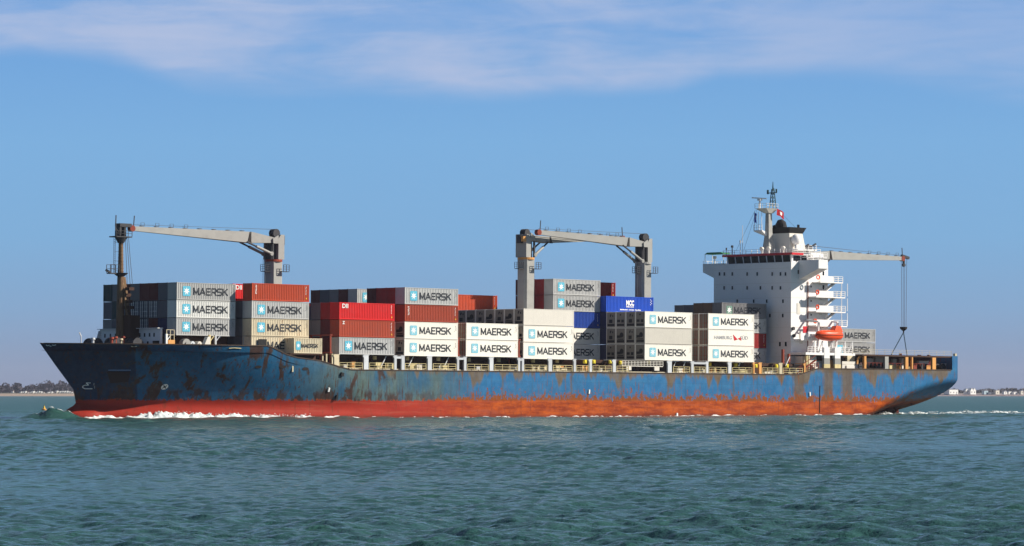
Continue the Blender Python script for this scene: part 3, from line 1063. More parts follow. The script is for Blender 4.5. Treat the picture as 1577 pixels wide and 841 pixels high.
house('seafront_house', 1459, 1478, 599.0, 607, 'long low white flat-roofed block nearest the stern on the far shore', 'building', None, HUTW, HUTG, 'flat', 4550)
house('seafront_house', 1486, 1491.5, 598.2, 605, 'narrow white house beside the larger white gabled pair far astern', 'building', None, HUTW, HUTG, 'front', 4550, 1)
house('seafront_house', 1492.5, 1504.5, 597.8, 605, 'large white double-gabled house on the far shore', 'building', None, HUTW, HUTG, 'front', 4550, 2)
house('seafront_house', 1514, 1523, 599.6, 606, 'pale blue house between the white gables and the cream block', 'building', None, HUTB, HUTG, 'gable', 4560)
house('seafront_house', 1524, 1531, 603.8, 607, 'lowest small white shed by the water far astern', 'building', None, HUTW, HUTG, 'flat', 4560)
house('seafront_house', 1532, 1540, 600.3, 606, 'cream block with grey roof behind the low white shed', 'building', None, HUTX, HUTG, 'flat', 4558)
house('seafront_house', 1545, 1551, 601.0, 606, 'first small white gabled house of the right hand row far astern', 'building', None, HUTW, HUTG, 'gable')
house('seafront_house', 1552, 1559, 602.6, 606, 'second white gabled house of the right hand row far astern', 'building', None, HUTW, HUTG, 'front', 4550, 2)
house('seafront_house', 1560, 1568, 602.2, 606, 'third white gabled house of the right hand row far astern', 'building', None, HUTW, HUTG, 'gable', 4550)
house('seafront_house', 1571, 1576.5, 600.0, 606, 'pale grey house at the very edge of the photo far astern', 'building', None, HUTX, HUTG, 'gable', 4550)

# buoy
bu = empty('buoy', loc=((68.5 - CX) / F * 870, 870, 0))
bu.scale = (.56, .56, .66)
tag(bu, 'small yellow navigation buoy floating ahead of the bow', 'buoy')
mb = MB()
mb.tube((0, 0, -.5), (0, 0, .45), .95, 1.0, 16)
mb.tube((0, 0, .45), (0, 0, .62), 1.0, .6, 16)
mb.build('float', MT['ochre'], bu)
mb = MB()
mb.tube((0, 0, .60), (0, 0, 1.5), .55, .20, 10)
mb.build('tower', MT['lyellow'], bu)
mb = MB()
mb.beam((-.25, 0, 1.5), (.25, 0, 2.1), .08)
mb.beam((.25, 0, 1.5), (-.25, 0, 2.1), .08)
mb.build('topmark', MT['lyellow'], bu)

# ------------------------------------------------------------------ the ship
SHIP = empty('container_ship', MS)
tag(SHIP, 'rusty blue and red container ship with four deck cranes and a white bridge block', 'container ship')


def ship(mb, name, mats, parent=None, smooth=False):
    o = mb.build(name, mats, parent or SHIP, smooth)
    return o


def build_hull():
    us = []
    n = 210
    # denser stations near the ends and the sheer break
    for i in range(n + 1):
        us.append(i / n)
    t_at = lambda u: -87.3 + u * 203.3
    extra = [-53.5, -52.6, -50.4, -48.45, -44.0, -40.5, -38.2, 114.39, 114.41, -86.9, -86.4, -85.8, -85]
    us = sorted(set(us + [(t + 87.3) / 203.3 for t in extra]))
    nv = 34
    grid = {}
    mb = MB()
    rows = []
    for u in us:
        td = t_at(u)
        zt = sheer(td)
        colm = []
        for j in range(nv + 1):
            v = j / nv
            z = -3.2 + (zt + 3.2) * (v ** 0.92)
            ts = interp(STEM, z)
            t = ts + u * (116.0 - ts)
            h = hb(t, z)
            colm.append((t, h, z))
        rows.append(colm)
    idx = {}
    for s in (-1, 1):
        for i, colm in enumerate(rows):
            for j, (t, h, z) in enumerate(colm):
                idx[(s, i, j)] = len(mb.v)
                mb.v.append((t, 15 + s * h, z))
    for s in (-1, 1):
        for i in range(len(rows) - 1):
            for j in range(nv):
                q = [idx[(s, i, j)], idx[(s, i + 1, j)], idx[(s, i + 1, j + 1)], idx[(s, i, j + 1)]]
                if s == 1: q.reverse()
                mb.f.append(tuple(q))
                mb.mi.append(0)
    i = len(rows) - 1
    for j in range(nv):
        mb.f.append((idx[(-1, i, j)], idx[(1, i, j)], idx[(1, i, j + 1)], idx[(-1, i, j + 1)]))
        mb.mi.append(0)
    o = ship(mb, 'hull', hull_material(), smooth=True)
    try:
        o.data.set_sharp_from_angle(angle=R(40))
    except Exception:
        pass
    # decks inside the bulwark
    db = MB()
    for i in range(len(rows) - 1):
        (t0, h0, z0), (t1, h1, z1) = rows[i][-1], rows[i + 1][-1]
        dz = 1.1 if t0 < 70 else 0.25
        if t1 > 114.4: continue
        a0, a1 = max(0, h0 - .06), max(0, h1 - .06)
        db.poly([(t0, 15 - a0, z0 - dz), (t1, 15 - a1, z1 - dz), (t1, 15 + a1, z1 - dz), (t0, 15 + a0, z0 - dz)])
    ship(db, 'deck', MT['deck'])
    # the rail capping the bulwark
    for s in (-1, 1):
        rb = MB()
        for i in range(len(rows) - 1):
            (t0, h0, z0), (t1, h1, z1) = rows[i][-1], rows[i + 1][-1]
            if t1 > 114.4 or i == 0: continue
            rb.beam((t0, 15 + s * (h0 - .04), z0 + .02), (t1, 15 + s * (h1 - .04), z1 + .02), .24, .16)
        ship(rb, 'bulwark_rail', MT['bulwark'])
    return rows


ROWS = build_hull()


def hull_pt(t, z, off=0.04):
    """a point just proud of the port shell, with two tangents"""
    e = .15
    p = lambda a, c: Vector((a, 15 - hb(a, c), c))
    P = p(t, z)
    dt = (p(t + e, z) - p(t - e, z)).normalized()
    dzv = (p(t, z + e) - p(t, z - e)).normalized()
    nrm = dt.cross(dzv).normalized()
    if nrm.y > 0: nrm = -nrm
    return P + nrm * off, dt, dzv


# draught marks, thruster disc, bulb symbol
def patch(mb, t, z, w, h, off=.05):
    P, dt, dz = hull_pt(t, z, off)
    mb.poly([P - dt * w / 2 - dz * h / 2, P + dt * w / 2 - dz * h / 2, P + dt * w / 2 + dz * h / 2, P - dt * w / 2 + dz * h / 2])


mb = MB()
t, z = find_t(253.5, 595.5)
P, dt, dz = hull_pt(t, z, .06)
mb.poly([P + dt * math.cos(a) * .55 + dz * math.sin(a) * .55 for a in np.linspace(0, 2 * math.pi, 20, endpoint=False)])
ship(mb, 'thruster_mark', MT['lwhite'])
mb = MB()
P2, dt, dz = hull_pt(t, z, .09)
for a in (R(45), R(135)):
    d = dt * math.cos(a) + dz * math.sin(a)
    e = dt * math.cos(a + math.pi / 2) + dz * math.sin(a + math.pi / 2)
    mb.poly([P2 - d * .42 - e * .09, P2 + d * .42 - e * .09, P2 + d * .42 + e * .09, P2 - d * .42 + e * .09])
ship(mb, 'thruster_cross', MT['black'])


def hull_stroke(pts, w, name, mat):
    mb = MB()
    q = [find_t(x, y) for x, y in pts]
    for (t0, z0), (t1, z1) in zip(q[:-1], q[1:]):
        A, _, _ = hull_pt(t0, z0, .06)
        B_, _, _ = hull_pt(t1, z1, .06)
        mb.beam(A, B_, w, w)
    return ship(mb, name, mat)


hull_stroke([(142, 598.5), (130, 598.5), (127, 596.5), (127.5, 594.5), (130, 593), (136, 593), (132.5, 589.5), (139.5, 589.5)], .11, 'bulb_symbol', MT['lwhite'])
hull_stroke([(144.5, 590), (144.3, 593)], .09, 'bulb_symbol', MT['faintletter'])
hull_stroke([(145.5, 594), (144.8, 598)], .09, 'bulb_symbol', MT['faintletter'])
hull_stroke([(166, 569.8), (201, 569.8)], .13, 'fender_bar', plain('pale blue bar', (0.18, 0.28, 0.45)))
hull_stroke([(70.5, 531), (73, 532.4), (75.5, 531.2)], .10, 'bow_name', MT['lwhite'])
hull_stroke([(76, 532.6), (79, 533)], .10, 'bow_name', MT['lwhite'])
hull_stroke([(79.5, 531), (82, 531.8), (85.5, 530.8)], .10, 'bow_name', MT['lwhite'])
hull_stroke([(201.5, 533.2), (205, 533.6)], .13, 'bow_fitting', MT['postcream'])
hull_stroke([(207, 533.4), (210.5, 533.2)], .13, 'bow_fitting', MT['postcream'])
hull_stroke([(352, 536.2), (360, 535.6), (371, 536.4)], .10, 'bow_fitting', MT['railyellow'])
hull_stroke([(506, 597), (504.5, 603)], .30, 'draught_mark', MT['lwhite'])
hull_stroke([(907, 600), (906.5, 606.5)], .26, 'draught_mark', MT['lwhite'])
hull_stroke([(1246.5, 604), (1246.8, 610)], .26, 'draught_mark', MT['lwhite'])
hull_stroke([(1042, 636), (1042, 643)], .30, 'draught_mark', MT['lwhite'])
hull_stroke([(1262.5, 594), (1262, 636)], .09, 'fender_bar', MT['darkbrown'])
hull_stroke([(526, 574), (525, 579)], .55, 'hawse_opening', MT['black'])
hull_stroke([(516, 611), (519, 611.5)], .60, 'hawse_opening', MT['black'])
# anchor recess shape low on the flare
mb = MB()
pts = [find_t(*p) for p in ((164, 572), (200, 572), (197, 588), (170, 590))]
mb.poly([hull_pt(a, c, .05)[0] for a, c in pts])
ship(mb, 'anchor_recess', plain('anchor recess', (0.020, 0.010, 0.012)))
# mooring chocks: red rusty fairlead plates
for x, y in ((397, 565), (435, 565), (470, 568)):
    mb = MB()
    t, z = find_t(x, y)
    P, dt, dz = hull_pt(t, z, .05)
    mb.poly([P + dt * math.cos(a) * .62 + dz * math.sin(a) * .26 for a in np.linspace(0, 2 * math.pi, 14, endpoint=False)])
    ship(mb, 'fairlead', MT['dark'])

# rudder and skeg
mb = MB()
t0, z0 = px(1352, 637, 15)
mb.prism([(104, -4), (115.2, -4), (114.8, 2.0), (104, 1.6)], 14.6, 15.4)
ship(mb, 'rudder', MT['darkbrown'])


# --------------------------------------------------------------- containers
def text_geo(body, cap=1.0, width=None, bold=0.018):
    """glyph outlines as (verts, faces) in a plane, x to the right, y up, origin at the lower left"""
    cu = bpy.data.curves.new('glyphs', 'FONT')
    cu.body = body
    cu.size = 1.0
    cu.offset = bold
    cu.resolution_u = 3
    cu.space_character = 1.0
    o = bpy.data.objects.new('glyphs', cu)
    COL.objects.link(o)
    dg = bpy.context.evaluated_depsgraph_get()
    dg.update()
    me = bpy.data.meshes.new_from_object(o.evaluated_get(dg))
    vs = np.array([v.co[:2] for v in me.vertices])
    fs = [tuple(p.vertices) for p in me.polygons]
    bpy.data.objects.remove(o)
    bpy.data.curves.remove(cu)
    bpy.data.meshes.remove(me)
    lo, hi_ = vs.min(0), vs.max(0)
    sy = cap / (hi_[1] - lo[1])
    sx = sy if width is None else width / (hi_[0] - lo[0])
    vs = (vs - lo) * [sx, sy]
    return vs, fs


def block_word(word, cap, width, sw):
    """squared sans capitals: wide letters, even strokes"""
    S = {'M': ([(0, 0), (0, 1)], [(0, 1), (.5, .12)], [(.5, .12), (1, 1)], [(1, 1), (1, 0)]),
         'A': ([(0, 0), (.5, 1)], [(.5, 1), (1, 0)], [(.2, .30), (.8, .30)]),
         'E': ([(0, 0), (0, 1)], [(0, 1), (1, 1)], [(0, .5), (.88, .5)], [(0, 0), (1, 0)]),
         'R': ([(0, 0), (0, 1)], [(0, 1), (.85, 1)], [(.85, 1), (1, .86)], [(1, .86), (1, .58)], [(1, .58), (.85, .44)], [(.85, .44), (0, .44)], [(.55, .44), (1, 0)]),
         'S': ([(1, 1), (.15, 1)], [(.15, 1), (0, .86)], [(0, .86), (0, .62)], [(0, .62), (.15, .5)], [(.15, .5), (.85, .5)], [(.85, .5), (1, .38)], [(1, .38), (1, .14)], [(1, .14), (.85, 0)], [(.85, 0), (0, 0)]),
         'K': ([(0, 0), (0, 1)], [(0, .42), (.95, 1)], [(.35, .58), (1, 0)])}
    adv = {'M': 1.12, 'A': 1.12, 'E': .86, 'R': .94, 'S': .92, 'K': .98}
    gap = .36
    tot = sum(adv[c] for c in word) + gap * (len(word) - 1)
    k = width / tot
    vs, fs = [], []
    x = 0
    for c in word:
        w = adv[c] * k
        for (a, b) in S[c]:
            p, q = np.array([x + a[0] * w, a[1] * cap]), np.array([x + b[0] * w, b[1] * cap])
            d = q - p
            L = np.hypot(*d)
            d = d / L
            n = np.array([-d[1], d[0]]) * sw / 2
            p, q = p - d * sw * .42, q + d * sw * .42
            i0 = len(vs)
            vs += [p - n, q - n, q + n, p + n]
            fs.append((i0, i0 + 1, i0 + 2, i0 + 3))
        x += w + gap * k
    vs = np.array(vs)
    vs[:, 1] = np.clip(vs[:, 1], -sw * .5, cap + sw * .5)
    return vs, fs


def onto_side(geo, x, z, y=-0.03, layered=True):
    vs, fs = geo
    mb = MB()
    for i, f in enumerate(fs):
        yy = y - (0.0007 * (i % 9) if layered else 0)
        mb.poly([(x + vs[k][0], yy, z + vs[k][1]) for k in f])
    return mb


def star_geo(x, z, r, y, r2=.40, n=7):
    mb = MB()
    pts = []
    for i in range(2 * n):
        a = math.pi / 2 + math.pi * i / n
        rr = r if i % 2 == 0 else r * r2
        pts.append((x + rr * math.cos(a), y, z + rr * math.sin(a)))
    for i in range(2 * n):
        mb.poly([(x, y, z), pts[i], pts[(i + 1) % (2 * n)]])
    return mb


def rounded(x0, x1, z0, z1, r, y):
    pts = []
    for cx, cz, a0 in ((x1 - r, z0 + r, -90), (x1 - r, z1 - r, 0), (x0 + r, z1 - r, 90), (x0 + r, z0 + r, 180)):
        for k in range(4):
            a = R(a0 + 30 * k)
            pts.append((cx + r * math.cos(a), y, cz + r * math.sin(a)))
    return MB().poly(pts)


L40, L20, CW, PITCH = 11.85, 5.85, 2.42, 2.47


def corr(mb, p0, du, L, z0, z1, nrm, depth=.055, pitch=.36, mi=0):
    """corrugated sheet from p0 along du over length L"""
    p0, du, nrm = Vector(p0), Vector(du), Vector(nrm)
    n = max(2, round(L / pitch))
    w = L / n
    line = []
    for i in range(n):
        for f, d in ((0, 0), (.30, 0), (.46, 1), (.84, 1)):
            line.append((i * w + f * w, d))
    line.append((L, 0))
    pts = [p0 + du * s - nrm * (d * depth) for s, d in line]
    for a, b in zip(pts[:-1], pts[1:]):
        mb.poly([(a.x, a.y, z0), (b.x, b.y, z0), (b.x, b.y, z1), (a.x, a.y, z1)], mi)


_mesh = {}


def cached(key, fn):
    if key not in _mesh: _mesh[key] = fn()
    return _mesh[key]


def body_mesh(L, H, smooth_side, mat):
    def f():
        mb = MB()
        e = .06
        if smooth_side:
            mb.box(e, L - e, e * .4, CW - e * .4, .16, H - .02)
            # faint panel seams
            for k in range(1, 5):
                x = L * k / 5
                mb.box(x - .02, x + .02, .018, .03, .18, H - .12)
        else:
            corr(mb, (e, .012, 0), (1, 0, 0), L - 2 * e, .14, H - .10, (0, -1, 0))
            corr(mb, (L - e, CW - .012, 0), (-1, 0, 0), L - 2 * e, .14, H - .10, (0, 1, 0))
            mb.box(e, L - e, .07, CW - .07, .14, H - .03)
            corr(mb, (.012, CW - e, 0), (0, -1, 0), CW - 2 * e, .14, H - .10, (-1, 0, 0))
        return mb.mesh('body', mat)
    return cached(('body', L, H, smooth_side, mat.name), f)


def frame_mesh(L, H, mat):
    def f():
        mb = MB()
        for x in (0, L - .16):
            for y in (0, CW - .16):
                mb.box(x, x + .16, y, y + .16, .12, H - .12)
                for z in (0, H - .12):
                    mb.box(x - .004, x + .178, y - .004, y + .164, z, z + .12)
        for y in (0.0, CW - .06):
            mb.box(.16, L - .16, y, y + .06, .02, .17)
            mb.box(.16, L - .16, y, y + .06, H - .12, H - .03)
        for x in (0.0, L - .06):
            mb.box(x, x + .06, .16, CW - .16, .02, .17)
            mb.box(x, x + .06, .16, CW - .16, H - .12, H - .03)
        return mb.mesh('frame', mat)
    return cached(('frame', L, H, mat.name), f)


def door_mesh(H, mat):
    def f():
        mb = MB()
        for y in (.17, CW / 2 + .01):
            mb.box(-.010, .05, y, y + CW / 2 - .18, .18, H - .13)
        for z in (.8, 1.5, 2.2):
            mb.box(-.022, -.011, .20, CW - .20, z, z + .05)
        return mb.mesh('door', mat)
    return cached(('door', H, mat.name), f)


def rods_mesh(H, mat):
    def f():
        mb = MB()
        for y in (.38, .86, CW - .86, CW - .38):
            mb.box(-.09, -.045, y - .045, y + .045, .1, H - .08)
            mb.box(-.10, -.035, y - .07, y + .30 if y < 1.2 else y + .07, 1.05, 1.13)
            for z in (.35, 1.0, 1.75, H - .4):
                mb.box(-.094, -.023, y - .08, y + .08, z, z + .09)
        return mb.mesh('locking_bar', mat)
    return cached(('rods', H, mat.name), f)


def reefer_unit_meshes(H, variant):
    def f():
        a = MB()                                    # housing
        a.box(-.012, .05, .18, CW - .18, .16, H - .12)
        a.box(-.05, -.013, .25, CW - .25, H * .60, H - .22)
        b = []                                      # dark machinery openings
        y0, y1 = .30, CW - .30
        b.append(MB().box(-.030, -.0135, y0, y1, .30, H * .24))
        if variant % 3 == 0:
            b.append(MB().box(-.032, -.0135, y0 + .1, y0 + .75, H * .32, H * .50))
            b.append(MB().box(-.032, -.0135, y0 + 1.05, y1, H * .34, H * .50))
        elif variant % 3 == 1:
            b.append(MB().box(-.032, -.0135, y0 + .55, y1 - .45, H * .30, H * .52))
            b.append(MB().box(-.060, -.0513, y0 + .3, y0 + .55, H * .68, H * .80))
            b.append(MB().box(-.060, -.0513, y0 + .9, y0 + 1.15, H * .68, H * .80))
        else:
            b.append(MB().box(-.032, -.0135, y0 + .2, y1 - .2, H * .27, H * .33))
            b.append(MB().box(-.032, -.0135, y0 + .9, y1, H * .38, H * .54))
        c = MB()                                    # fan
        zc, yc, r = (H * .47, y0 + .62, .46) if variant % 3 == 2 else (H * .80, CW / 2, .16)
        if variant % 3 == 2: zc = H * .56
        c.tube((-.085, yc, zc), (-.052, yc, zc), r, r, 16)
        return a.mesh('refrigeration_unit', MT['reefend']), [m_.mesh('condenser_grille', MT['black']) for m_ in b], c.mesh('fan', MT['black'])
    return cached(('reef', H, variant), f)


def lettering(kind, L, H):
    """list of (part name, mesh) for the port side"""
    def f():
        out = []
        if kind in ('maersk', 'maersk_smooth', 'maersk_green'):
            y = -.012 if kind == 'maersk_smooth' else -.006
            short = L < 8
            fx = 1.0 if not short else .5
            cap = (1.02 if not short else .62) * H / 2.84
            x0 = L * .285 if not short else L * .27
            g = block_word('MAERSK', cap, L * .575 if not short else L * .58, .215 if not short else .13)
            out.append(('lettering', onto_side(g, x0, H * .5 - cap / 2, y).mesh('lettering', MT['letter'])))
            cx, hw, hh = L * (.165 if not short else .15), .78 * (1 if not short else .6), H * .285
            lm = {'maersk': MT['logoblue'], 'maersk_smooth': MT['logoblue2'], 'maersk_green': MT['logogreen']}[kind]
            out.append(('logo', rounded(cx - hw, cx + hw, H * .5 - hh, H * .5 + hh, .16, y).mesh('logo', lm)))
            out.append(('logo_star', star_geo(cx, H * .5, hw * .86, y - .006).mesh('logo_star', MT['lwhite'])))
            mk = MB()
            rr = random.Random(5)
            for k in range(7):
                xx, zz = L * (.93 + .03 * rr.random()), H * (.80 - .05 * k)
                mk.poly([(xx, y, zz), (xx + .14, y, zz), (xx + .14, y, zz + .05), (xx, y, zz + .05)])
            out.append(('small_markings', mk.mesh('small_markings', MT['letter'])))
        elif kind in ('dii', 'z', 'vert', 'vert2'):
            y = -.006
            if kind == 'dii':
                out.append(('lettering', onto_side(text_geo('DII', .72, 1.25, .02), L * .05, H * .66, y, False).mesh('lettering', MT['lwhite'])))
            if kind == 'z':
                out.append(('lettering', onto_side(text_geo('Z', .50, .5, .03), L * .055, H * .74, y, False).mesh('lettering', MT['lwhite'])))
            if kind in ('vert', 'vert2'):
                mk = MB()
                rr = random.Random(9 if kind == 'vert' else 4)
                for k in range(7):
                    zz = H * .86 - k * .22
                    xx = L * .055
                    w = .32
                    mk.poly([(xx, y, zz), (xx + w, y, zz), (xx + w, y, zz + .06), (xx, y, zz + .06)])
                    xo = xx + rr.choice((0, w - .09, w * .4))
                    mk.poly([(xo, y - .001, zz - .09), (xo + .08, y - .001, zz - .09), (xo + .08, y - .001, zz), (xo, y - .001, zz)])
                out.append(('lettering', mk.mesh('lettering', MT['lwhite'])))
            mk = MB()
            rr = random.Random(2)
            for k in range(6):
                zz = H * .84 - k * .24
                xx = L * .935 + .05 * rr.random()
                mk.poly([(xx, y, zz), (xx + rr.uniform(.08, .16), y, zz), (xx + .12, y, zz + .11), (xx, y, zz + .11)])
            out.append(('small_markings', mk.mesh('small_markings', MT['lwhite'])))
            xx = L * .94
            out.append(('warning_mark', MB().poly([(xx, y, H * .16), (xx + .26, y, H * .16), (xx + .13, y, H * .27)]).mesh('warning_mark', MT['lyellow'])))
        elif kind == 'hamburg':
            y = -.012
            out.append(('lettering', onto_side(text_geo('HAMBURG', .62, 4.6, .004), L * .125, H * .40, y, False).mesh('lettering', MT['faintletter'])))
            out.append(('lettering', onto_side(text_geo('SÜD', .80, 2.0, .004), L * .695, H * .40, y, False).mesh('lettering', MT['faintletter'])))
            mk = MB()
            mk.poly([(L * .535, y - .002, H * .72), (L * .64, y - .002, H * .40), (L * .565, y - .002, H * .33)])
            mk.poly([(L * .640, y - .002, H * .46), (L * .72, y - .002, H * .33), (L * .70, y - .002, H * .55)])
            out.append(('logo', mk.mesh('logo', MT['lred'])))
        elif kind == 'mcc':
            y = -.006
            out.append(('lettering', onto_side(text_geo('MCC', 1.0, 1.95, .05), L * .42, H * .42, y, False).mesh('lettering', MT['lwhite'])))
            mk = MB()
            rr = random.Random(12)
            for w0, z0, n_ in ((L * .42, H * .32, 8), (L * .29, H * .13, 22)):
                for k in range(n_):
                    xx = w0 + k * .24
                    if n_ > 10 and k in (8, 15): continue
                    hh = rr.uniform(.14, .24)
                    mk.poly([(xx, y, z0), (xx + .17, y, z0), (xx + .17, y, z0 + hh), (xx, y, z0 + hh)])
            for k in range(5):
                xx = L * .93 + (k % 2) * .25
                mk.poly([(xx, y, H * .82 - k * .22), (xx + .18, y, H * .82 - k * .22), (xx + .18, y, H * .86 - k * .22), (xx, y, H * .86 - k * .22)])
            out.append(('small_markings', mk.mesh('small_markings', MT['lwhite'])))
        elif kind == 'strip':
            # white on red band across the end face
            a = MB().poly([(-.05, CW - .1, H * .80), (-.05, .1, H * .80), (-.05, .1, H * .96), (-.05, CW - .1, H * .96)])
            out.append(('end_band', a.mesh('end_band', MT['lred'])))
            mk = MB()
            for k in range(5):
                yy = CW - .35 - k * .34
                mk.poly([(-.055, yy, H * .83), (-.055, yy - .22, H * .83), (-.055, yy - .22, H * .92), (-.055, yy, H * .92)])
            out.append(('lettering', mk.mesh('lettering', MT['lwhite'])))
        return out
    return cached(('let', kind, L, H), f)


# kind -> body colour, smooth side, lettering, end style, words
KINDS = {
    'G': ('grey', 0, 'maersk', 'c', 'light grey ribbed container with dark lettering'),
    'G2': ('pale', 0, 'maersk', 'c', 'whiter ribbed container with scuffed star logo'),
    'GC': ('cream', 0, 'maersk', 'c', 'rust-stained cream container with dark lettering'),
    'GG': ('steel', 0, 'maersk_green', 'c', 'grey container with dull green logo'),
    'W': ('white', 1, 'maersk_smooth', 'r', 'smooth white refrigerated container with star logo'),
    'WD': ('white', 1, 'maersk_smooth', 'd', 'smooth white container with barred end doors'),
    'P': ('palegrey', 1, None, 'r', 'plain pale refrigerated container without lettering'),
    'P2': ('offwhite', 1, None, 'r', 'plain dull grey refrigerated container'),
    'H': ('white', 1, 'hamburg', 'd', 'white container with faint text, red pennants'),
    'O': ('orange', 0, 'vert', 'c', 'orange-red ribbed container'),
    'O2': ('brick', 0, 'vert2', 'c', 'brick red ribbed container'),
    'R': ('red', 0, 'dii', 'c', 'bright red ribbed container'),
    'Z': ('brick', 0, 'z', 'c', 'brick red container with one white letter'),
    'D': ('darkred', 0, 'vert', 'c', 'dark red ribbed container'),
    'M': ('maroon', 0, None, 'c', 'maroon ribbed container'),
    'BR': ('brown', 0, None, 'c', 'brown ribbed container'),
    'S': ('slate', 0, None, 'c', 'slate grey ribbed container'),
    'T': ('steel', 0, None, 'c', 'mid grey ribbed container'),
    'K': ('teal', 0, None, 'c', 'blackish teal ribbed container'),
    'N': ('navy', 0, None, 'c', 'navy blue ribbed container'),
    'NS': ('navy', 0, 'strip', 'c', 'navy container with red and white band'),
    'DB': ('slate', 0, None, 'd', 'pale container showing barred end doors'),
    'B': ('blue', 0, 'vert', 'c', 'dark blue ribbed container'),
    'MC': ('royal', 0, 'mcc', 'c', 'royal blue container with white lettering'),
    'RE': ('palegrey', 1, None, 'r', 'white reefer showing its machinery end'),
    'DE': ('offwhite', 1, None, 'd', 'container showing rusty barred end doors'),
}
ORD = ['outer', 'second', 'third', 'fourth', 'fifth', 'sixth', 'seventh', 'eighth', 'ninth', 'tenth', 'eleventh', 'twelfth']
TIER = ['bottom', 'second', 'third', 'fourth', 'fifth']
ncont = 0


def container(kind, t, b, z, H, bay, row, tier, ntier, L=L40):
    global ncont
    colr, smooth_side, let, end, words_ = KINDS[kind]
    root = empty('shipping_container', MS @ Matrix.Translation((t, b, z)))
    tname = 'top' if tier == ntier - 1 and ntier > 1 else TIER[tier]
    tag(root, '%s, %s tier, %s row, %s' % (words_.replace(' container', ' container', 1), tname, ORD[row], bay), 'shipping container', 'shipping containers stacked on the ship')
    mat = MT[colr]

    def put(name, me, par=root):
        o = bpy.data.objects.new(name, me)
        COL.objects.link(o)
        o.parent = par
        return o
    put('body', body_mesh(L, H, smooth_side, mat))
    put('frame', frame_mesh(L, H, MT['cream'] if kind == 'GC' else mat))
    if end == 'd':
        d = put('door', door_mesh(H, MT['reefend'] if smooth_side else mat))
        put('locking_bar', rods_mesh(H, MT['galv'] if kind == 'DB' else MT['rustred'] if kind in ('DE', 'H', 'WD') else MT['galv']), d)
    elif end == 'r':
        a, c, f = reefer_unit_meshes(H, ncont * 7 // 2)
        u = put('refrigeration_unit', a)
        for m_ in c: put('condenser_grille', m_, u)
        put('fan', f, u)
    if let:
        for nm, me in lettering(let, L, H): put(nm, me)
    ncont += 1
    return root


def bay(name, x, y, b0, tiers, rows, H=2.84, L=L40, b_meas=None, z0=None, t0=None):
    """rows: dict row -> list of kinds from the bottom tier up ('-' leaves the slot empty)"""
    t, z = px(x, y, b0)
    if t0 is not None: t = t0
    if z0 is not None: z = z0
    for r, ks in rows.items():
        n = len(ks)
        for k, kd in enumerate(ks):
            if kd == '-': continue
            jt = random.uniform(-.03, .03)
            container(kd, t + jt, b0 + r * PITCH, z + k * (H + .02), H - .035, name, r, k, n, L)
    return t, z


bay('first bay from the bow', 271.7, 516.3, 5.1, 3, {
    0: ['G', 'G2', 'G'], 1: ['N', 'S', 'S'], 2: ['M', 'DB', 'M'], 3: ['DB', 'DB', 'M'], 4: ['DB', 'DB', 'T'], 5: ['M', 'S', 'M'],
    6: ['S', 'K', 'T'], 7: ['T', 'S', 'K']}, H=2.82)
bay('second bay from the bow', 387.4, 544.5, 2.7, 4, {
    0: ['GC', 'GC', 'G', 'O'], 1: ['S', 'T', 'S'], 2: ['S', 'S', 'S', 'R']}, H=2.84)
bay('half-length box on the rail step', 453, 544, .2, 1, {0: ['GC']}, H=2.52, L=L20)
bay('third bay from the bow', 522.4, 545.5, .2, 3, {
    0: ['G', 'Z', 'R'], 1: ['M', 'M', 'D'], 2: ['M', 'T', 'S'], 3: ['M', 'T', 'NS'], 4: ['M', 'M', 'S']}, H=2.84)
bay('fourth bay from the bow', 623, 548, .2, 4, {
    0: ['W', 'W', 'O2', 'G'], 1: ['W', 'W', 'O2', 'D'], 2: ['W', 'W', 'M', 'D'], 3: ['W', 'W', 'M', 'M'], 4: ['W', 'W', 'M'], 5: ['S', 'T', 'S', 'G'],
    6: ['-', '-', 'S', 'M'], 7: ['-', '-', 'S', 'T'], 8: ['-', '-', 'M', 'S'], 9: ['-', '-', 'M', 'M']}, H=2.85)
bay('fifth bay from the bow', 718, 549, .2, 2, {0: ['WD', 'WD'], 1: ['WD', 'WD'], 2: ['WD', 'WD'], 3: ['RE', 'RE']}, H=2.86)
bay('sixth bay from the bow', 806, 552.6, .2, 3, {
    0: ['W', 'W', 'P'], 1: ['RE', 'RE', 'RE'], 2: ['RE', 'RE', 'RE'], 3: ['RE', 'RE', 'RE'], 4: ['RE', 'RE', 'RE'], 5: ['RE', 'RE', 'RE'], 6: ['RE', 'RE', 'RE'],
    7: ['-', '-', 'S'], 8: ['-', '-', 'S', 'O']}, H=2.87)
bay('seventh bay, by middle crane', 851.5, 554, 11.5, 5, {
    0: ['W', 'W', 'B', 'G', 'G'], 1: ['M', 'M', 'S', 'D', 'D'], 2: ['-', '-', 'M', 'M', 'M'], 3: ['-', '-', 'M', 'M', 'M']}, H=2.86, L=11.5)
bay('eighth bay from the bow', 993.2, 554.6, .2, 3, {
    0: ['W', 'P2', 'W'], 1: ['RE', 'RE', 'RE'], 2: ['RE', 'RE', 'RE'], 3: ['RE', 'RE', 'RE'], 4: ['N', 'N', 'N', 'MC'], 5: ['-', '-', 'N', 'S'],
    6: ['-', '-', 'S', 'S'], 7: ['-', '-', 'S', 'S', ], 8: ['-', '-', 'M', 'M', 'D']}, H=2.88)
bay('ninth bay from the bow', 1090.8, 556.5, .2, 3, {0: ['WD', 'H', 'WD'], 1: ['DE', 'DE', 'DE'], 2: ['DE', 'DE', 'DE']}, H=2.88)
tL, zL = px(1111.7, 465.2, 9)
Z10 = 10.2
bay('tenth bay before the bridge', 1111.7, 465.2, 9, 4, {
    0: ['G', 'D', 'G', 'GG'], 1: ['-', '-', 'T', 'BR'], 2: ['-', '-', 'T', 'BR']}, H=(zL - Z10) / 4 - .02, z0=Z10)
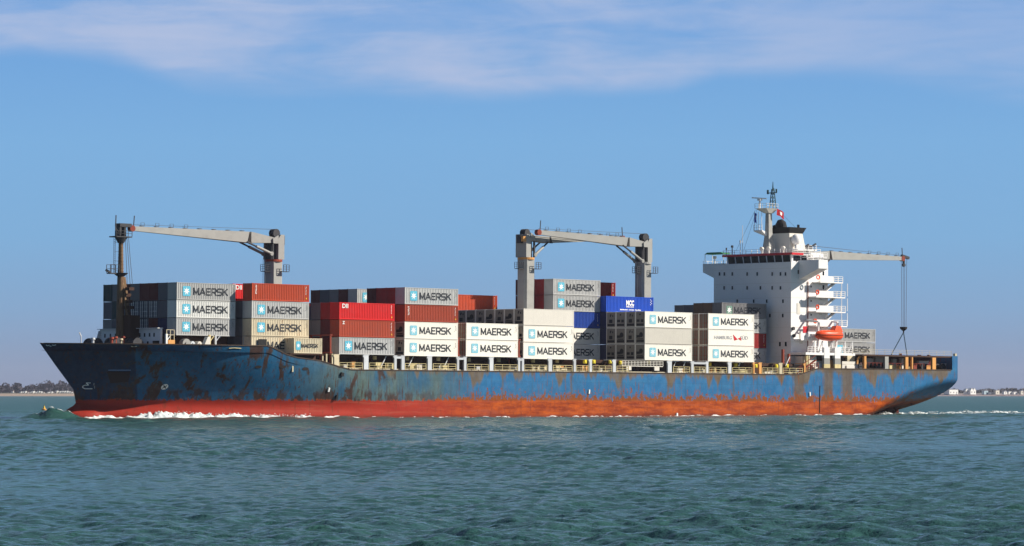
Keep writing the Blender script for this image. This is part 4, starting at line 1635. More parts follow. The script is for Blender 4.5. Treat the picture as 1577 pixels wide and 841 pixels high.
bay('low stack before the bridge', 1111.7, 465.2, 9 + 3 * PITCH, 4, {0: ['-', '-', 'T', 'S'], 1: ['-', '-', 'T', 'T']}, H=(zL - .3 - Z10) / 4 - .02, z0=Z10, t0=tL)
bay('stack behind the bridge', 1283, 547.7, 6, 2, {0: ['G', 'G'], 1: ['T', 'T'], 2: ['S', 'S']}, H=2.60)


# --------------------------------------------------------------- deck structures
def col_px(x, y, b):
    return px(x, y, b)


# hatch coamings under the stacks
mb = MB()
mb.box(-66, -56.5, 6.5, 23.5, 10.0, 12.70)
ship(mb, 'hatch_coaming', MT['darkbrown'])
for (a, c, b0) in ((-53.5, -42.2, 4.0), (-38.0, -26.8, 2.6), (-23.8, -12.6, 2.6), (-10.2, 1.0, 2.6), (3.0, 14.2, 2.6), (32.0, 43.5, 2.6), (20.5, 31.0, 2.6), (48.2, 59.2, 2.6), (60.8, 72.5, 2.6)):
    mb = MB()
    mb.box(a, c, b0, 30 - b0, 6.5, 9.55)
    mb.box(a - .15, c + .15, b0 - .25, 30.25 - b0, 9.56, 10.10)
    k = 0
    while a + 1.2 + k * 2.4 < c:
        x = a + 1.2 + k * 2.4
        mb.box(x - .08, x + .08, b0 - .35, b0 - .002, 7.0, 9.55)
        k += 1
    ship(mb, 'hatch_cover', MT['darkbrown'])

# stanchions carrying the outboard stacks (photo x, half-width, paint)
posts = [(518, 4.2, 'postcream'), (563.5, 4, 'post'), (608.6, 2, 'post'), (620.3, 2.7, 'post'), (661.5, 3.6, 'post'), (705, 1.8, 'post'), (716, 2.2, 'post'),
         (756.5, 3.5, 'post'), (799, 1.8, 'post'), (805, 1.8, 'post'), (847, 3.4, 'post'), (884.8, 2.2, 'post'), (909.3, 2.3, 'post'), (945.8, 2.8, 'post'),
         (1031, 4, 'post'), (1066, 2.5, 'post'), (1088.8, 2.2, 'post'), (1123.5, 3.3, 'post'), (1160.7, 1.2, 'ochre'), (1170.5, 2.6, 'ochre'), (1202, 3, 'postcream'), (1239, 1.4, 'ochre')]
for x, hw, m in posts:
    t, _ = px(x, 560, .2)
    w = hw * 2 / 6.35 * .78
    mb = MB()
    zt = 10.05
    mb.box(t - w / 2, t + w / 2, .10, .42, 7.5, zt)
    mb.prism([(t - w / 2 - .25, zt - .02), (t - w / 2 + .02, zt - .5), (t - w / 2 + .02, zt - .02)], .11, .40)
    mb.box(t - w / 2 - .12, t + w / 2 + .12, .08, 2.4, zt + .001, zt + .10)
    ship(mb, 'stanchion', MT[m])
# portal heads between the paired stanchions
for xa, xb in ((608.6, 620.3), (705, 716), (799, 805), (1066, 1088.8)):
    ta, tb = px(xa, 555, .2)[0], px(xb, 555, .2)[0]
    mb = MB()
    mb.box(ta, tb, .12, .40, 9.62, 9.98)
    ship(mb, 'portal_head', MT['post'])

# handrails along the main deck between the stanchions
rr = random.Random(4)
segs = [(523, 558), (569, 606), (624, 656), (667, 702), (720, 752), (762, 797), (808, 842), (852, 881), (888, 906), (913, 942), (950, 968), (1037, 1062), (1069, 1086), (1092, 1119), (1128, 1158), (1174, 1198), (1206, 1236)]
for xa, xb in segs:
    ta, tb = px(xa, 570, .15)[0], px(xb, 570, .15)[0]
    mb = MB()
    z0 = 7.62 + (ta + 38.2) / 108.2 * .42
    mb.rail([(ta, .16, z0), (tb, .16, z0)], 1.18, 3, 1.6, .05)
    ship(mb, 'handrail', MT['railyellow'])
# boxes, vents and lockers on the side deck
for xa, xb in segs:
    n = 2 + int(rr.random() * 3)
    for k in range(n):
        x = rr.uniform(xa + 3, xb - 4)
        t = px(x, 570, .8)[0]
        w, h = rr.uniform(.4, 1.5), rr.uniform(.6, 1.15)
        mb = MB()
        b0 = rr.uniform(.7, 1.2)
        mb.box(t, t + w, b0, b0 + .5, 7.0, 7.75 + h)
        mb.box(t - .05, t + w + .05, b0 - .05, b0 + .55, 7.755 + h, 7.82 + h)
        mb.box(t + w * .3, t + w * .7, b0 - .03, b0 - .002, 7.3, 7.6 + h * .8)
        ship(mb, 'deck_locker', MT[rr.choice(('postcream', 'post', 'railyellow', 'palegrey', 'ochre'))])
for x, y in ((577, 551), (627, 552), (675, 553), (722, 554), (768, 554.5), (821, 555.5), (858, 556), (901, 557), (914.5, 557), (940, 557), (956, 558.5), (999, 558), (1093, 561), (1133, 562), (1164, 563.5), (1196, 564), (1212, 563.5)):
    t, z = px(x, y, 2.1)
    mb = MB()
    mb.box(t - .35, t + .35, 2.0, 2.28, z - .32, z + .32)
    mb.box(t - .22, t + .22, 1.9, 1.998, z - .2, z + .2)
    ship(mb, 'reefer_socket_box', MT['yellow'] if x > 890 else MT['railyellow'])
# diagonal lashing rods
for x in (590, 632, 687, 1040, 1055, 1140, 1212):
    t, z = px(x, 556, 1.2)
    mb = MB()
    mb.beam((t - .6, 1.0, z - .9), (t + .5, 1.0, z + .8), .12)
    ship(mb, 'lashing_rod', MT['galv'])
# gangway stowed along the rail
t0, z0 = px(958, 563, .3)
t1, _ = px(1021, 563, .3)
mb = MB()
mb.box(t0, t1, .30, .95, z0 - .12, z0 + .02)
mb.rail([(t0, .30, z0), (t1, .30, z0)], .85, 3, .8, .05)
mb.box(t0 + 1, t0 + 2.2, .2, .4, z0 - .8, z0 - .15)
mb.box(t1 - 2.2, t1 - 1, .2, .4, z0 - .8, z0 - .15)
ship(mb, 'gangway', MT['palegrey'])
# cream pipework along the deck edge
mb = MB()
for zz, bb in ((7.78, .55),):
    mb.tube((-36, bb, zz + .02), (68, bb, zz + .38), .07)
ship(mb, 'deck_pipe', MT['postcream'])

# lashing bridges between bays
for ta in (-40.3, -12.35, 1.5, 45.6):
    if abs(ta - 45.6) < 1: continue
    mb = MB()
    for bb in np.arange(.6, 29.5, 2.47):
        mb.box(ta + .5, ta + .75, bb, bb + .2, 7.6, 13.2)
    mb.box(ta + .4, ta + .9, .5, 29.4, 10.3, 10.5)
    mb.box(ta + .4, ta + .9, .5, 29.4, 13.2, 13.35)
    ship(mb, 'lashing_bridge', MT['rustred'])

# forecastle: breakwater house, windlasses
t0, zt = px(148, 502.3, 23)
t1, zt1 = px(255.5, 500, 6.5)
tb = -69.6
mb = MB()
zt = 13.85
mb.prism([(tb - .02, 10.1), (tb + .35, 10.1), (tb + .35, zt), (tb + .0, zt)], 6.9, 23.2)
mb.box(tb - .6, tb + .5, 6.9, 23.2, zt + .001, zt + .10)
mb.prism([(tb - 1.4, 10.1), (tb - .021, 10.1), (tb - .021, zt - .2), (tb - .3, zt - .2)], 23.0, 23.2)
bw = ship(mb, 'breakwater', MT['house'])
for bb in (21.6, 20.1, 18.7, 12.2, 10.9, 9.6, 8.4):
    w = MB().box(tb - .06, tb - .022, bb, bb + .34, 12.55, 13.15)
    ship(w, 'window', MT['glass'], bw)
for bb, zz in ((11.4, 11.0), (10.0, 11.1)):
    ship(MB().box(tb - .06, tb - .022, bb, bb + .4, zz, zz + .7), 'window', MT['glass'], bw)
ship(MB().box(tb - .07, tb - .022, 7.2, 8.9, 10.4, 11.9), 'doorway', MT['dark'], bw)
# windlass drums
for bb, t in ((20.5, -73.0), (18.2, -74.5), (10.0, -72.6), (12.0, -75)):
    mb = MB()
    mb.tube((t, bb - 1.0, 11.3), (t, bb + 1.0, 11.3), .75, .75, 14)
    mb.tube((t, bb - 1.2, 11.3), (t, bb - 1.0, 11.3), 1.05, 1.05, 14)
    mb.tube((t, bb + 1.0, 11.3), (t, bb + 1.2, 11.3), 1.05, 1.05, 14)
    mb.box(t - .8, t + .8, bb - 1.5, bb + 1.5, 10.1, 10.5)
    ship(mb, 'windlass', MT['cranedark'])
for x, y, c in ((172, 524, 'rustred'), (178, 523, 'rustred'), (190, 522.5, 'rustred'), (186, 526, 'postcream'), (143, 525, 'post')):
    t, z = px(x, y, 11)
    mb = MB()
    mb.tube((t, 11, 10.2), (t, 11, z + .2), .28, .22, 10)
    mb.tube((t, 11, z + .201), (t, 11, z + .5), .42, .34, 10)
    ship(mb, 'deck_vent', MT[c])
# jackstaff at the bow
t, z = px(125, 515, 13)
mb = MB()
mb.tube((t, 13, 10.2), (t, 13, z - .3), .10, .08)
mb.beam((t, 13, z - .3), (t - .35, 13, z + .3), .16)
ship(mb, 'bow_light_post', MT['post'])
# shoulder deck gear under the first bays
for x, w, m in ((286.5, 1.3, 'crane'), (296, .7, 'post'), (306.5, .7, 'palegrey')):
    t, z = px(x, 526, 5.2)
    w *= .62
    mb = MB()
    mb.tube((t, 5.0, 11.45), (t, 6.0, 11.45), w, w, 16)
    mb.tube((t, 4.8, 11.45), (t, 5.0, 11.45), w * .4, w * .4, 10)
    ship(mb, 'mooring_winch', MT[m])
for x, m in ((332, 'post'), (377, 'post'), (256.5, 'lwhite'), (323, 'railyellow')):
    t, z = px(x, 516, 4.7)
    mb = MB()
    mb.box(t - .16, t + .16, 4.6, 4.9, 10.1, 12.95)
    mb.beam((t + .1, 4.75, 11.9), (t + .9, 4.75, 12.8), .12)
    ship(mb, 'stack_support', MT[m])
t, z = px(264, 526, 4.6)
mb = MB()
mb.box(t - .6, t + .7, 4.6, 5.4, 10.1, 12.0)
ship(mb, 'deck_store', MT['ochre'])
mb = MB()
mb.rail([(t - .9, 4.7, 12.0), (t + .6, 4.7, 12.0)], 1.6, 2, .8, .06)
ship(mb, 'handrail', MT['postcream'])
t, z = px(316, 527, 3.0)
mb = MB()
mb.hexa([(t - .8, 2.8, 10.2), (t + .8, 2.8, 10.2), (t + .8, 3.6, 10.2), (t - .8, 3.6, 10.2)], [(t + .4, 2.8, 12.6), (t + .9, 2.8, 12.6), (t + .9, 3.6, 12.6), (t + .4, 3.6, 12.6)])
ship(mb, 'deck_bracket', MT['palegrey'])
# dark panel over the star on the cream container
t, z = px(404, 528.5, 2.5)
ship(MB().box(t - .85, t + .85, 2.45, 2.55, z - .75, z + .65), 'roller_fairlead', MT['black'])
# posts beside the half length box
for x, y0, y1 in ((451, 548, 568), (497, 548, 560), (503, 545, 563), (512, 545, 560)):
    t, za = px(x, y1, .3)
    t, zb = px(x, y0, .3)
    ship(MB().box(t - .12, t + .12, .25, .5, za - .5, zb), 'stack_support', MT['postcream'])
t0 = px(446, 550, .3)[0]
t1 = px(498, 550, .3)[0]
ship(MB().box(t0, t1, .22, 2.6, 9.95, 10.14).box(t0, t1, 2.2, 2.6, 7.5, 9.95), 'stack_platform', MT['darkbrown'])

# --------------------------------------------------------------- foremast
FT = -71.6
mb = MB()
mb.tube((FT, 15, 10), (FT, 15, 22.6), .74, .52, 14)
mb.tube((FT, 15, 22.6), (FT, 15, 28.6), .46, .34, 14)
for k in range(10):
    z = 23 + k * .55
    mb.tube((FT, 15, z), (FT, 15, z + .07), .52 - k * .014, .52 - k * .014, 14)
fm = ship(mb, 'foremast', MT['mast'])
mb = MB()
mb.beam((FT + 2.6, 14.6, 10), (FT + .7, 15, 22.2), .34)
mb.beam((FT + .9, 13.0, 10), (FT + .2, 14.8, 22.2), .30)
ship(mb, 'mast_brace', MT['mast'], fm)
mb = MB()
mb.tube((FT, 15, 22.3), (FT, 15, 22.8), .65, 1.25, 14)
mb.box(FT - 2.4, FT + .2, 14.5, 15.5, 22.60, 22.78)
mb.rail([(FT - 2.4, 14.5, 22.78), (FT - .6, 14.5, 22.78)], 1.3, 2, .9, .05)
mb.rail([(FT - 2.4, 15.5, 22.78), (FT - .6, 15.5, 22.78)], 1.3, 2, .9, .05)
mb.beam((FT - 2.9, 15, 23.2), (FT - 2.0, 15, 22.8), .3)
ship(mb, 'mast_platform', MT['cranedark'], fm)
mb = MB()
mb.tube((FT, 15, 27.6), (FT, 15, 28.5), .5, 1.0, 12)
mb.box(FT - 1.6, FT + 1.5, 14.0, 16.0, 28.5, 28.68)
mb.box(FT - .7, FT - .35, 14.4, 15.6, 28.68, 30.4)
mb.box(FT + .25, FT + .6, 14.4, 15.6, 28.68, 30.2)
mb.box(FT - .7, FT + 1.6, 14.3, 15.7, 30.2, 30.75)
mb.beam((FT - 1.7, 14.2, 28.6), (FT - 1.6, 14.2, 32.0), .13)
mb.beam((FT - 1.6, 14.2, 29.9), (FT - .6, 14.2, 28.9), .10)
mb.rail([(FT - 1.6, 14.05, 28.68), (FT + 1.5, 14.05, 28.68)], .9, 2, .8, .05)
ship(mb, 'jib_rest', MT['cranedark'], fm)
mb = MB()
for bb in (14.8, 15.2):
    mb.beam((FT - 1.25, bb, 22.8), (FT - 1.25, bb, 28.4), .05)
for k in range(18):
    mb.beam((FT - 1.25, 14.8, 23 + k * .3), (FT - 1.25, 15.2, 23 + k * .3), .04)
for k in range(4):
    mb.beam((FT - 1.25, 15, 23.2 + k * 1.5), (FT - .4, 15, 23.2 + k * 1.5), .05)
ship(mb, 'mast_ladder', MT['cranedark'], fm)
mb = MB()
for x0, x1 in ((193.2, 196), (195.5, 200.5), (198, 204)):
    ta, za = px(x0, 366, 15)
    tb2, zb2 = px(x1, 438, 15)
    mb.beam((ta, 15, za), (tb2, 15, zb2), .06)
mb.build('stay_wire', MT['wire'], fm)
mb = MB()
for k in range(7):
    mb.box(FT + .4, FT + 1.4, 13.2 + (k % 3) * .4, 14.2 + (k % 2) * .4, 14.0 + k * 1.0, 14.5 + k * 1.0)
mb.box(FT + .2, FT + 2.2, 12.6, 14.4, 10, 16.0)
ship(mb, 'mast_house', MT['darkbrown'], fm)

# --------------------------------------------------------------- deck cranes
def crane(t, b, sgn, zbase, zring, zroot, ztop, tip, knee, slew=0.0, ringm='rustred', cyl=(5.6, 26.5)):
    """tip, knee: (reach, z) of the jib; the jib runs forward (sgn -1) or aft (+1)"""
    hp = 1.22
    mb = MB()
    c = .38
    oct_ = lambda h: [(t - h + c, b - h), (t + h - c, b - h), (t + h, b - h + c), (t + h, b + h - c), (t + h - c, b + h), (t - h + c, b + h), (t - h, b + h - c), (t - h, b - h + c)]
    mb.hexa([(x, y, zbase) for x, y in oct_(hp)], [(x, y, zring - 1.6) for x, y in oct_(hp)])
    mb.hexa([(x, y, zring - 1.6) for x, y in oct_(hp)], [(x, y, zring) for x, y in oct_(hp * 1.02)])
    P = ship(mb, 'deck_crane', MT['crane'])
    mb = MB()
    mb.tube((t, b, zring), (t, b, zring + .38), 1.52, 1.52, 20)
    ship(mb, 'slewing_ring', MT[ringm], P)
    # upper housing: two cheek plates, back column, open front
    D = lambda r, s: (t + sgn * (r * math.cos(slew)) - s * math.sin(slew) * 1.0, b + r * math.sin(slew) + s * math.cos(slew))

    def pr_(mb, pts, s0, s1):
        lo = [(*D(r, s0), z) for r, z in pts]
        hi_ = [(*D(r, s1), z) for r, z in pts]
        mb.hexa(lo, hi_)
    mb = MB()
    pr_(mb, [(-1.35, zring + .38), (-.1, zring + .38), (-.1, ztop - .7), (-.6, ztop), (-1.35, ztop)], -1.25, 1.25)
    pr_(mb, [(-.099, zring + .38), (1.15, zring + .38), (1.05, zroot + .3), (-.099, zroot + .9)], 1.05, 1.25)
    pr_(mb, [(-.099, zroot - .5), (1.0, zroot - .5), (1.05, zroot + .3), (-.099, zroot + .9)], -1.25, -1.05)
    ship(mb, 'crane_housing', MT['crane'], P)
    mb = MB()
    pr_(mb, [(-.09, zring + .4), (.95, zring + .4), (.9, zroot - .6), (-.09, zroot - .6)], -.6, .9)
    pr_(mb, [(.85, zring + .4), (1.1, zring + .4), (1.1, zroot - .6), (.85, zroot - .6)], -1.2, -.9)
    for s in (-.55, -.1, .35):
        x, y = D(-.25, s)
        x2, y2 = D(-.25, s + .3)
        mb.tube((x, y, ztop + .25), (x2, y2, ztop + .25), .72, .72, 16)
    x, y = D(-1.75, 0)
    mb.box(x - .28, x + .28, y - .5, y + .5, ztop - 1.6, ztop - .1)
    ship(mb, 'sheave_block', MT['cranedark'], P)
    if ringm == 'ochre':
        x, y = D(-1.5, -.9)
        ship(MB().box(x - .5, x + .3, y - .3, y + .3, ztop - 1.3, ztop - .4), 'flood_light', MT['ochre'], P)
    # ladder cage and platform below the ring
    mb = MB()
    x, y = t - sgn * 0 - 1.9, b - .2
    mb.box(x - .45, x + .7, y - .6, y + .6, zring - 1.7, zring - 1.6)
    mb.rail([(x - .45, y - .6, zring - 1.6), (x - .45, y + .6, zring - 1.6)], 1.1, 3, .6, .04)
    mb.rail([(x - .45, y - .6, zring - 1.6), (x + .6, y - .6, zring - 1.6)], 1.1, 3, .6, .04)
    ship(mb, 'crane_platform', MT['cranedark'], P)
    mb = MB()
    x = t + .6
    mb.box(x, x + 1.2, b - 2.0, b - 1.25, zring - 1.7, zring - 1.6)
    mb.rail([(x, b - 2.0, zring - 1.6), (x + 1.2, b - 2.0, zring - 1.6)], 1.1, 3, .6, .05)
    ship(mb, 'crane_platform', MT['cranedark'], P)
    # jib: box girder, root narrow, deepest at the knee, tapering to the tip
    kr, kt, kb = knee
    tr, tt, tb_ = tip
    mb = MB()

    def sect(r, za, zb, w):
        return [(*D(r, -w), zb), (*D(r, w), zb), (*D(r, w), za), (*D(r, -w), za)]
    a = sect(.35, zroot + .45, zroot - .40, 1.0)
    k1 = sect(kr - .25, kt, kb, .85)
    k2 = sect(kr, kt - .02, kb, .85)
    e = sect(tr, tt, tb_, .35)
    mb.hexa(a, k1)
    mb.hexa(k2, e)
    J = ship(mb, 'jib', MT['crane'], P)
    mb = MB()
    pr_(mb, [(kr - .27, kb - .03), (kr + .55, kb - .03), (kr + .10, kt - .05)], -.90, -.852)
    ship(mb, 'jib_joint', MT['dark'], J) if False else mb.build('jib_joint', MT['dark'], P)
    # walkway brackets on the jib top
    mb = MB()
    n = 8
    for i in range(n):
        q = (i + .4) / n
        r = kr + (tr - kr) * q
        z = kt + (tt - kt) * q
        x, y = D(r, -.3)
        mb.box(x - .30, x + .30, y - .1, y + .5, z + .06, z + .16)
        mb.beam((x - .2, y, z + .06), (x - .45, y, z - .15), .07)
        if i > 3:
            mb.rail([(x - .3, y, z + .1), (x + .4, y, z + .1)], .55, 1, .7, .03)
    x0, y0 = D(.3, 0)
    x1, y1 = D(tr, 0)
    mb.beam((x0, y0, ztop + .9), (x1, y1, tt + .25), .05)
    x0, y0 = D(.3, .4)
    mb.beam((x0, y0, ztop + .9), (x1, y1 + .2, tt + .28), .05)
    x, y = D(kr + .2 if sgn > 0 else 2.6, -.5)
    mb.build('hoist_rope', MT['wire'], P)
    # luffing cylinders
    mb = MB()
    m2 = MB()
    cr_, cz = cyl
    for s in (-1.05, 1.05):
        lo = Vector((*D(1.25, s), cz))
        q = (cr_ - .35) / max(.1, (kr - .35))
        zb = kb + (zroot - .4 - kb) * max(0, 1 - q) if cr_ < kr else kb
        hi2 = Vector((*D(cr_, s * .9), zb + .1))
        mid = lo.lerp(hi2, .62)
        mb.tube(lo, mid, .24, .24, 10)
        m2.tube(mid, hi2, .15, .15, 10)
        mb.tube(lo - Vector((0, .2, 0)), lo + Vector((0, .2, 0)), .36, .36, 10)
    cy = mb.build('luffing_cylinder', MT['crane'], P)
    m2.build('piston_rod', MT['cranedark'], cy)
    # sheave wheel and pin at the jib tip
    mb = MB()
    x, y = D(tr + .2, -.4)
    mb.tube((x, y, (tt + tb_) / 2), (x, y + .8, (tt + tb_) / 2), .52, .52, 14)
    mb.build('tip_sheave', MT['rustred'], P)
    mb = MB()
    x, y = D(tr, -.3)
    mb.beam((x, y, tt), (x - .15 * sgn, y, tt + 1.7), .12)
    mb.build('tip_light_post', MT['cranedark'], P)
    # hanging falls close to the house
    mb = MB()
    for s in (-.3, .3):
        x, y = D(1.9, s)
        mb.beam((x, y, zring + .5), (x, y, zring - 8.5), .05)
    mb.build('hoist_fall', MT['wire'], P)
    return P, D


def zx(x, y, b=15): return px(x, y, b)


def jibspec(t, sgn, tipx, tiptop, tipbot, kx, ktop, kbot, b=15, bt=None):
    bt = b if bt is None else bt
    a, z1 = px(tipx, tiptop, bt)
    _, z2 = px(tipx, tipbot, bt)
    k, z3 = px(kx, ktop, b)
    _, z4 = px(kx, kbot, b)
    return ((a - t) * sgn, z1, z2), ((k - t) * sgn, z3, z4)


tA = -40.3
tp, kn = jibspec(tA, -1, 204, 348.6, 355.5, 380.5, 357.0, 374.2)
crane(tA, 15, -1, 6.5, 25.6, px(424, 371, 15)[1], px(430, 362, 15)[1], tp, kn, 0, 'rustred', (6.3, 26.9))
tB = px(810, 399, 15)[0]
tp, kn = jibspec(tB, 1, 960, 364.5, 370, 846, 364.5, 374.6, 15, 17.5)
crane(tB, 15, 1, 6.5, px(810, 400, 15)[1], px(822, 367, 15)[1], px(805, 361, 15)[1], tp, kn, .11, 'ochre', (4.9, px(826, 393, 15)[1]))
tC = px(990.5, 405, 15)[0]
tp, kn = jibspec(tC, -1, 828, 354.5, 361.5, 961, 366, 379.8, 15, 12.5)
crane(tC, 15, -1, 6.5, px(990, 407, 15)[1], px(993, 377, 15)[1], px(997, 368, 15)[1], tp, kn, -.095, 'crane', (6.6, px(978, 402, 15)[1]))
tD = 90.2
tp, kn = jibspec(tD, 1, 1388, 395.4, 401.2, 1274, 386.8, 400.2)
PD, DD = crane(tD, 15, 1, 8.5, 27.5, 31.1, 32.0, tp, kn, 0, 'crane', (5.0, 27.9))
# hook falls and block of the after crane
th, zh = px(1392, 500, 15)
_, ztip = px(1392, 400, 15)
mb = MB()
for x in (1388.2, 1391.0, 1393.4, 1396.4):
    t, z = px(x, 402, 15)
    t2, z2 = px(1391 + (x - 1391) * .8, 503, 15)
    mb.beam((t, 15, z + .4), (t2, 15, z2), .055)
mb.build('hook_fall', MT['wire'], PD)
mb = MB()
th, zh = px(1391.5, 503.5, 15)
_, zl = px(1391.5, 509.5, 15)
mb.tube((th, 15, zh), (th, 15, (zh + zl) / 2), .75, .70, 14)
mb.tube((th, 15, (zh + zl) / 2), (th, 15, zl), .70, .25, 14)
mb.tube((th, 15, zl), (th, 15, zl - .4), .14, .14, 8)
mb.build('hook_block', MT['dark'], PD)
mb = MB()
t1_, z1_ = px(1370.5, 548, 15)
t2_, z2_ = px(1397, 545, 15)
mb.beam((th, 15, zl - .3), (t1_, 15, z1_ - .3), .13)
mb.beam((th, 15, zl - .3), (t2_, 15, z2_ - .3), .13)
mb.build('hook_sling', plain('sling blue grey', (0.03, 0.07, 0.10)), PD)
tt_, zt_ = px(1396, 399, 15)
mb = MB()
mb.beam((tt_ - 1.4, 15, zt_ + .6), (tt_ + .6, 15, zt_ + .2), .55, .5)
mb.beam((tt_ - .8, 15, zt_ + .3), (tt_ - .8, 15, zt_ - 1.0), .35)
mb.tube((tt_ - .8, 14.8, zt_ - 1.2), (tt_ - .8, 15.2, zt_ - 1.2), .35, .35, 10)
mb.build('tip_fitting', MT['cranedark'], PD)

# --------------------------------------------------------------- superstructure
HT = 74.6
HZ = 28.7
mb = MB()
mb.box(HT, 84.7, 5, 25, 7.6, HZ)
SUP = ship(mb, 'superstructure', MT['house'])
mb = MB()
mb.box(HT - .001, HT + .15, 4.998, 25.002, HZ + .001, HZ + .32)
mb.box(HT + .15, 76.6, 4.998, 5.15, HZ + .001, HZ + .32)
mb.box(HT + .15, 76.6, 24.85, 25.002, HZ + .001, HZ + .32)
mb.build('parapet', MT['house'], SUP)


def win(x, y, w=.42, h=.66, plane_t=HT):
    """window on the forward face, from its measured place"""
    lo, hi_ = 4.0, 27.0
    for _ in range(40):
        m = (lo + hi_) / 2
        t, z = px(x, y, m)
        if t > plane_t: hi_ = m
        else: lo = m
    # t grows with b for a fixed pixel, so the root is where the ray meets the front plane
    t, z = px(x, y, lo)
    mb = MB()
    mb.box(plane_t - .035, plane_t - .003, lo - w / 2, lo + w / 2, z - h / 2, z + h / 2)
    o = mb.build('window', MT['glass'], SUP)
    fr = MB()
    fr.box(plane_t - .06, plane_t - .036, lo - w / 2 - .07, lo - w / 2, z - h / 2 - .07, z + h / 2 + .07)
    fr.box(plane_t - .06, plane_t - .036, lo + w / 2, lo + w / 2 + .07, z - h / 2 - .07, z + h / 2 + .07)
    fr.box(plane_t - .06, plane_t - .036, lo - w / 2, lo + w / 2, z + h / 2, z + h / 2 + .07)
    fr.box(plane_t - .06, plane_t - .036, lo - w / 2, lo + w / 2, z - h / 2 - .07, z - h / 2)
    f_ = fr.build('window_frame', MT['house'], SUP)
    return o


for x in (1108.3, 1115.7, 1128, 1150.9, 1166.3, 1189.4, 1202.2, 1209.9): win(x, 422)
for x in (1115.4, 1128, 1150.9, 1171.3, 1189.4, 1202.2): win(x, 443.4)
for x in (1135.6, 1160.9, 1181, 1206): win(x, 463.9)
for x in (1185.9, 1205.7): win(x, 486)
for x in (1201.3, 1210.3): win(x, 530, .5, .8)
# forward-port windows on the side wall
for x, y in ((1229.5, 419), (1268, 421), (1268, 442.5), (1249, 441.5), (1249, 463.5), (1249, 485)):
    t, z = px(x, y, 5)
    w_, h_ = (.42, .75) if x > 1260 or x < 1240 else (.3, .3)
    MB().box(t - w_ / 2, t + w_ / 2, 4.96, 4.997, z - h_ / 2, z + h_ / 2).build('window', MT['glass'], SUP)

# welded plate seams at each deck, and pipes down the front
for z_ in np.arange(11.4, 28.0, 2.75):
    mb = MB()
    mb.box(HT - .025, HT - .002, 5.0, 25.0, float(z_), float(z_) + .05)
    mb.box(HT, 84.7, 4.975, 4.998, float(z_), float(z_) + .05)
    mb.build('plate_seam', MT['palegrey'], SUP)
for bb in ():
    mb = MB()
    mb.tube((HT - .10, bb, 8.0), (HT - .10, bb, 28.6), .06)
    mb.build('downpipe', MT['house'], SUP)
for t_, z_ in ((76.6, 19.4), (77.3, 13.9), (82.6, 22.2), (82.6, 19.4), (82.6, 25.0)):
    mb = MB()
    mb.box(t_ - .4, t_ + .4, 4.93, 4.972, z_, z_ + 2.0)
    mb.build('door', MT['palegrey'], SUP)

# bridge wings
for side in (-1, 1):
    f = (lambda b: b) if side < 0 else (lambda b: 30 - b)
    mb = MB()
    t0_, t1_ = 76.7, 79.2
    pr_pts = [(0.0, 27.75), (0.0, 29.35), (5.2, 29.35), (5.2, 25.7)]
    lo = [(t0_, f(b), z) for b, z in pr_pts]
    hi_ = [(t1_, f(b), z) for b, z in pr_pts]
    mb.hexa(lo, hi_)
    w = ship(mb, 'bridge_wing', MT['house'])
    recalc(w)
    mb = MB()
    mb.rail([(t0_, f(.1), 29.35), (t1_, f(.1), 29.35)], .55, 1, 1.2, .04)
    mb.rail([(t1_, f(.1), 29.35), (t1_, f(5), 29.35)], .55, 1, 1.2, .04)
    mb.build('handrail', MT['house'], w)
# green awning on the starboard wing
mb = MB()
mb.hexa([(76.8, 24.6, 31.15), (79.0, 24.6, 31.15), (79.0, 29.7, 31.15), (76.8, 29.7, 31.15)], [(76.8, 25.4, 31.5), (79.0, 25.4, 31.45), (79.0, 29.0, 31.45), (76.8, 29.0, 31.5)])
aw = ship(mb, 'awning', MT['greenawn'])
mb = MB()
for bb in (24.7, 29.6):
    for t_ in (76.9, 78.9): mb.beam((t_, bb, 29.3), (t_, bb, 31.15), .08)
mb.tube((77.5, 27.6, 29.3), (77.5, 27.6, 30.3), .12)
mb.tube((77.5, 27.6, 30.3), (77.5, 27.6, 30.8), .35)
mb.build('awning_pole', MT['palegrey'], aw)

# wheelhouse
WT = 76.1
mb = MB()
mb.box(WT + .35, 83.6, 6.6, 23.4, HZ - .2, 30.45)
WH = ship(mb, 'wheelhouse', MT['house'])
nb = 8
for i in range(nb):
    b0 = 6.9 + i * (16.2 / nb)
    MB().hexa([(WT + .335, b0, 29.15), (WT + .335, b0 + 1.80, 29.15), (WT + .348, b0 + 1.80, 29.15), (WT + .348, b0, 29.15)],
              [(WT + .12, b0, 30.42), (WT + .12, b0 + 1.80, 30.42), (WT + .135, b0 + 1.80, 30.42), (WT + .135, b0, 30.42)]).build('bridge_window', MT['glass'], WH)
    MB().hexa([(WT + .28, b0 + 1.81, 29.1), (WT + .28, b0 + 2.01, 29.3), (WT + .348, b0 + 2.01, 29.3), (WT + .348, b0 + 1.81, 29.1)],
              [(WT + .05, b0 + 1.81, 30.44), (WT + .05, b0 + 2.01, 30.44), (WT + .30, b0 + 2.01, 30.44), (WT + .30, b0 + 1.81, 30.44)]).build('window_post', MT['house'], WH)
for k, t_ in enumerate((76.9, 79.1)):
    MB().box(t_, t_ + 1.9, 6.56, 6.597, 29.35, 30.3).build('bridge_window', MT['glass'], WH)
mb = MB()
mb.box(WT - .25, 83.9, 6.0, 24.0, 30.46, 30.60)
mb.build('roof', MT['house'], WH)
mb = MB()
mb.box(WT - .30, WT - .251, 6.0, 24.0, 30.44, 30.85)
mb.box(WT - .25, 79.0, 5.95, 5.999, 30.44, 30.85)
mb.build('red_fascia', MT['lred'], WH)
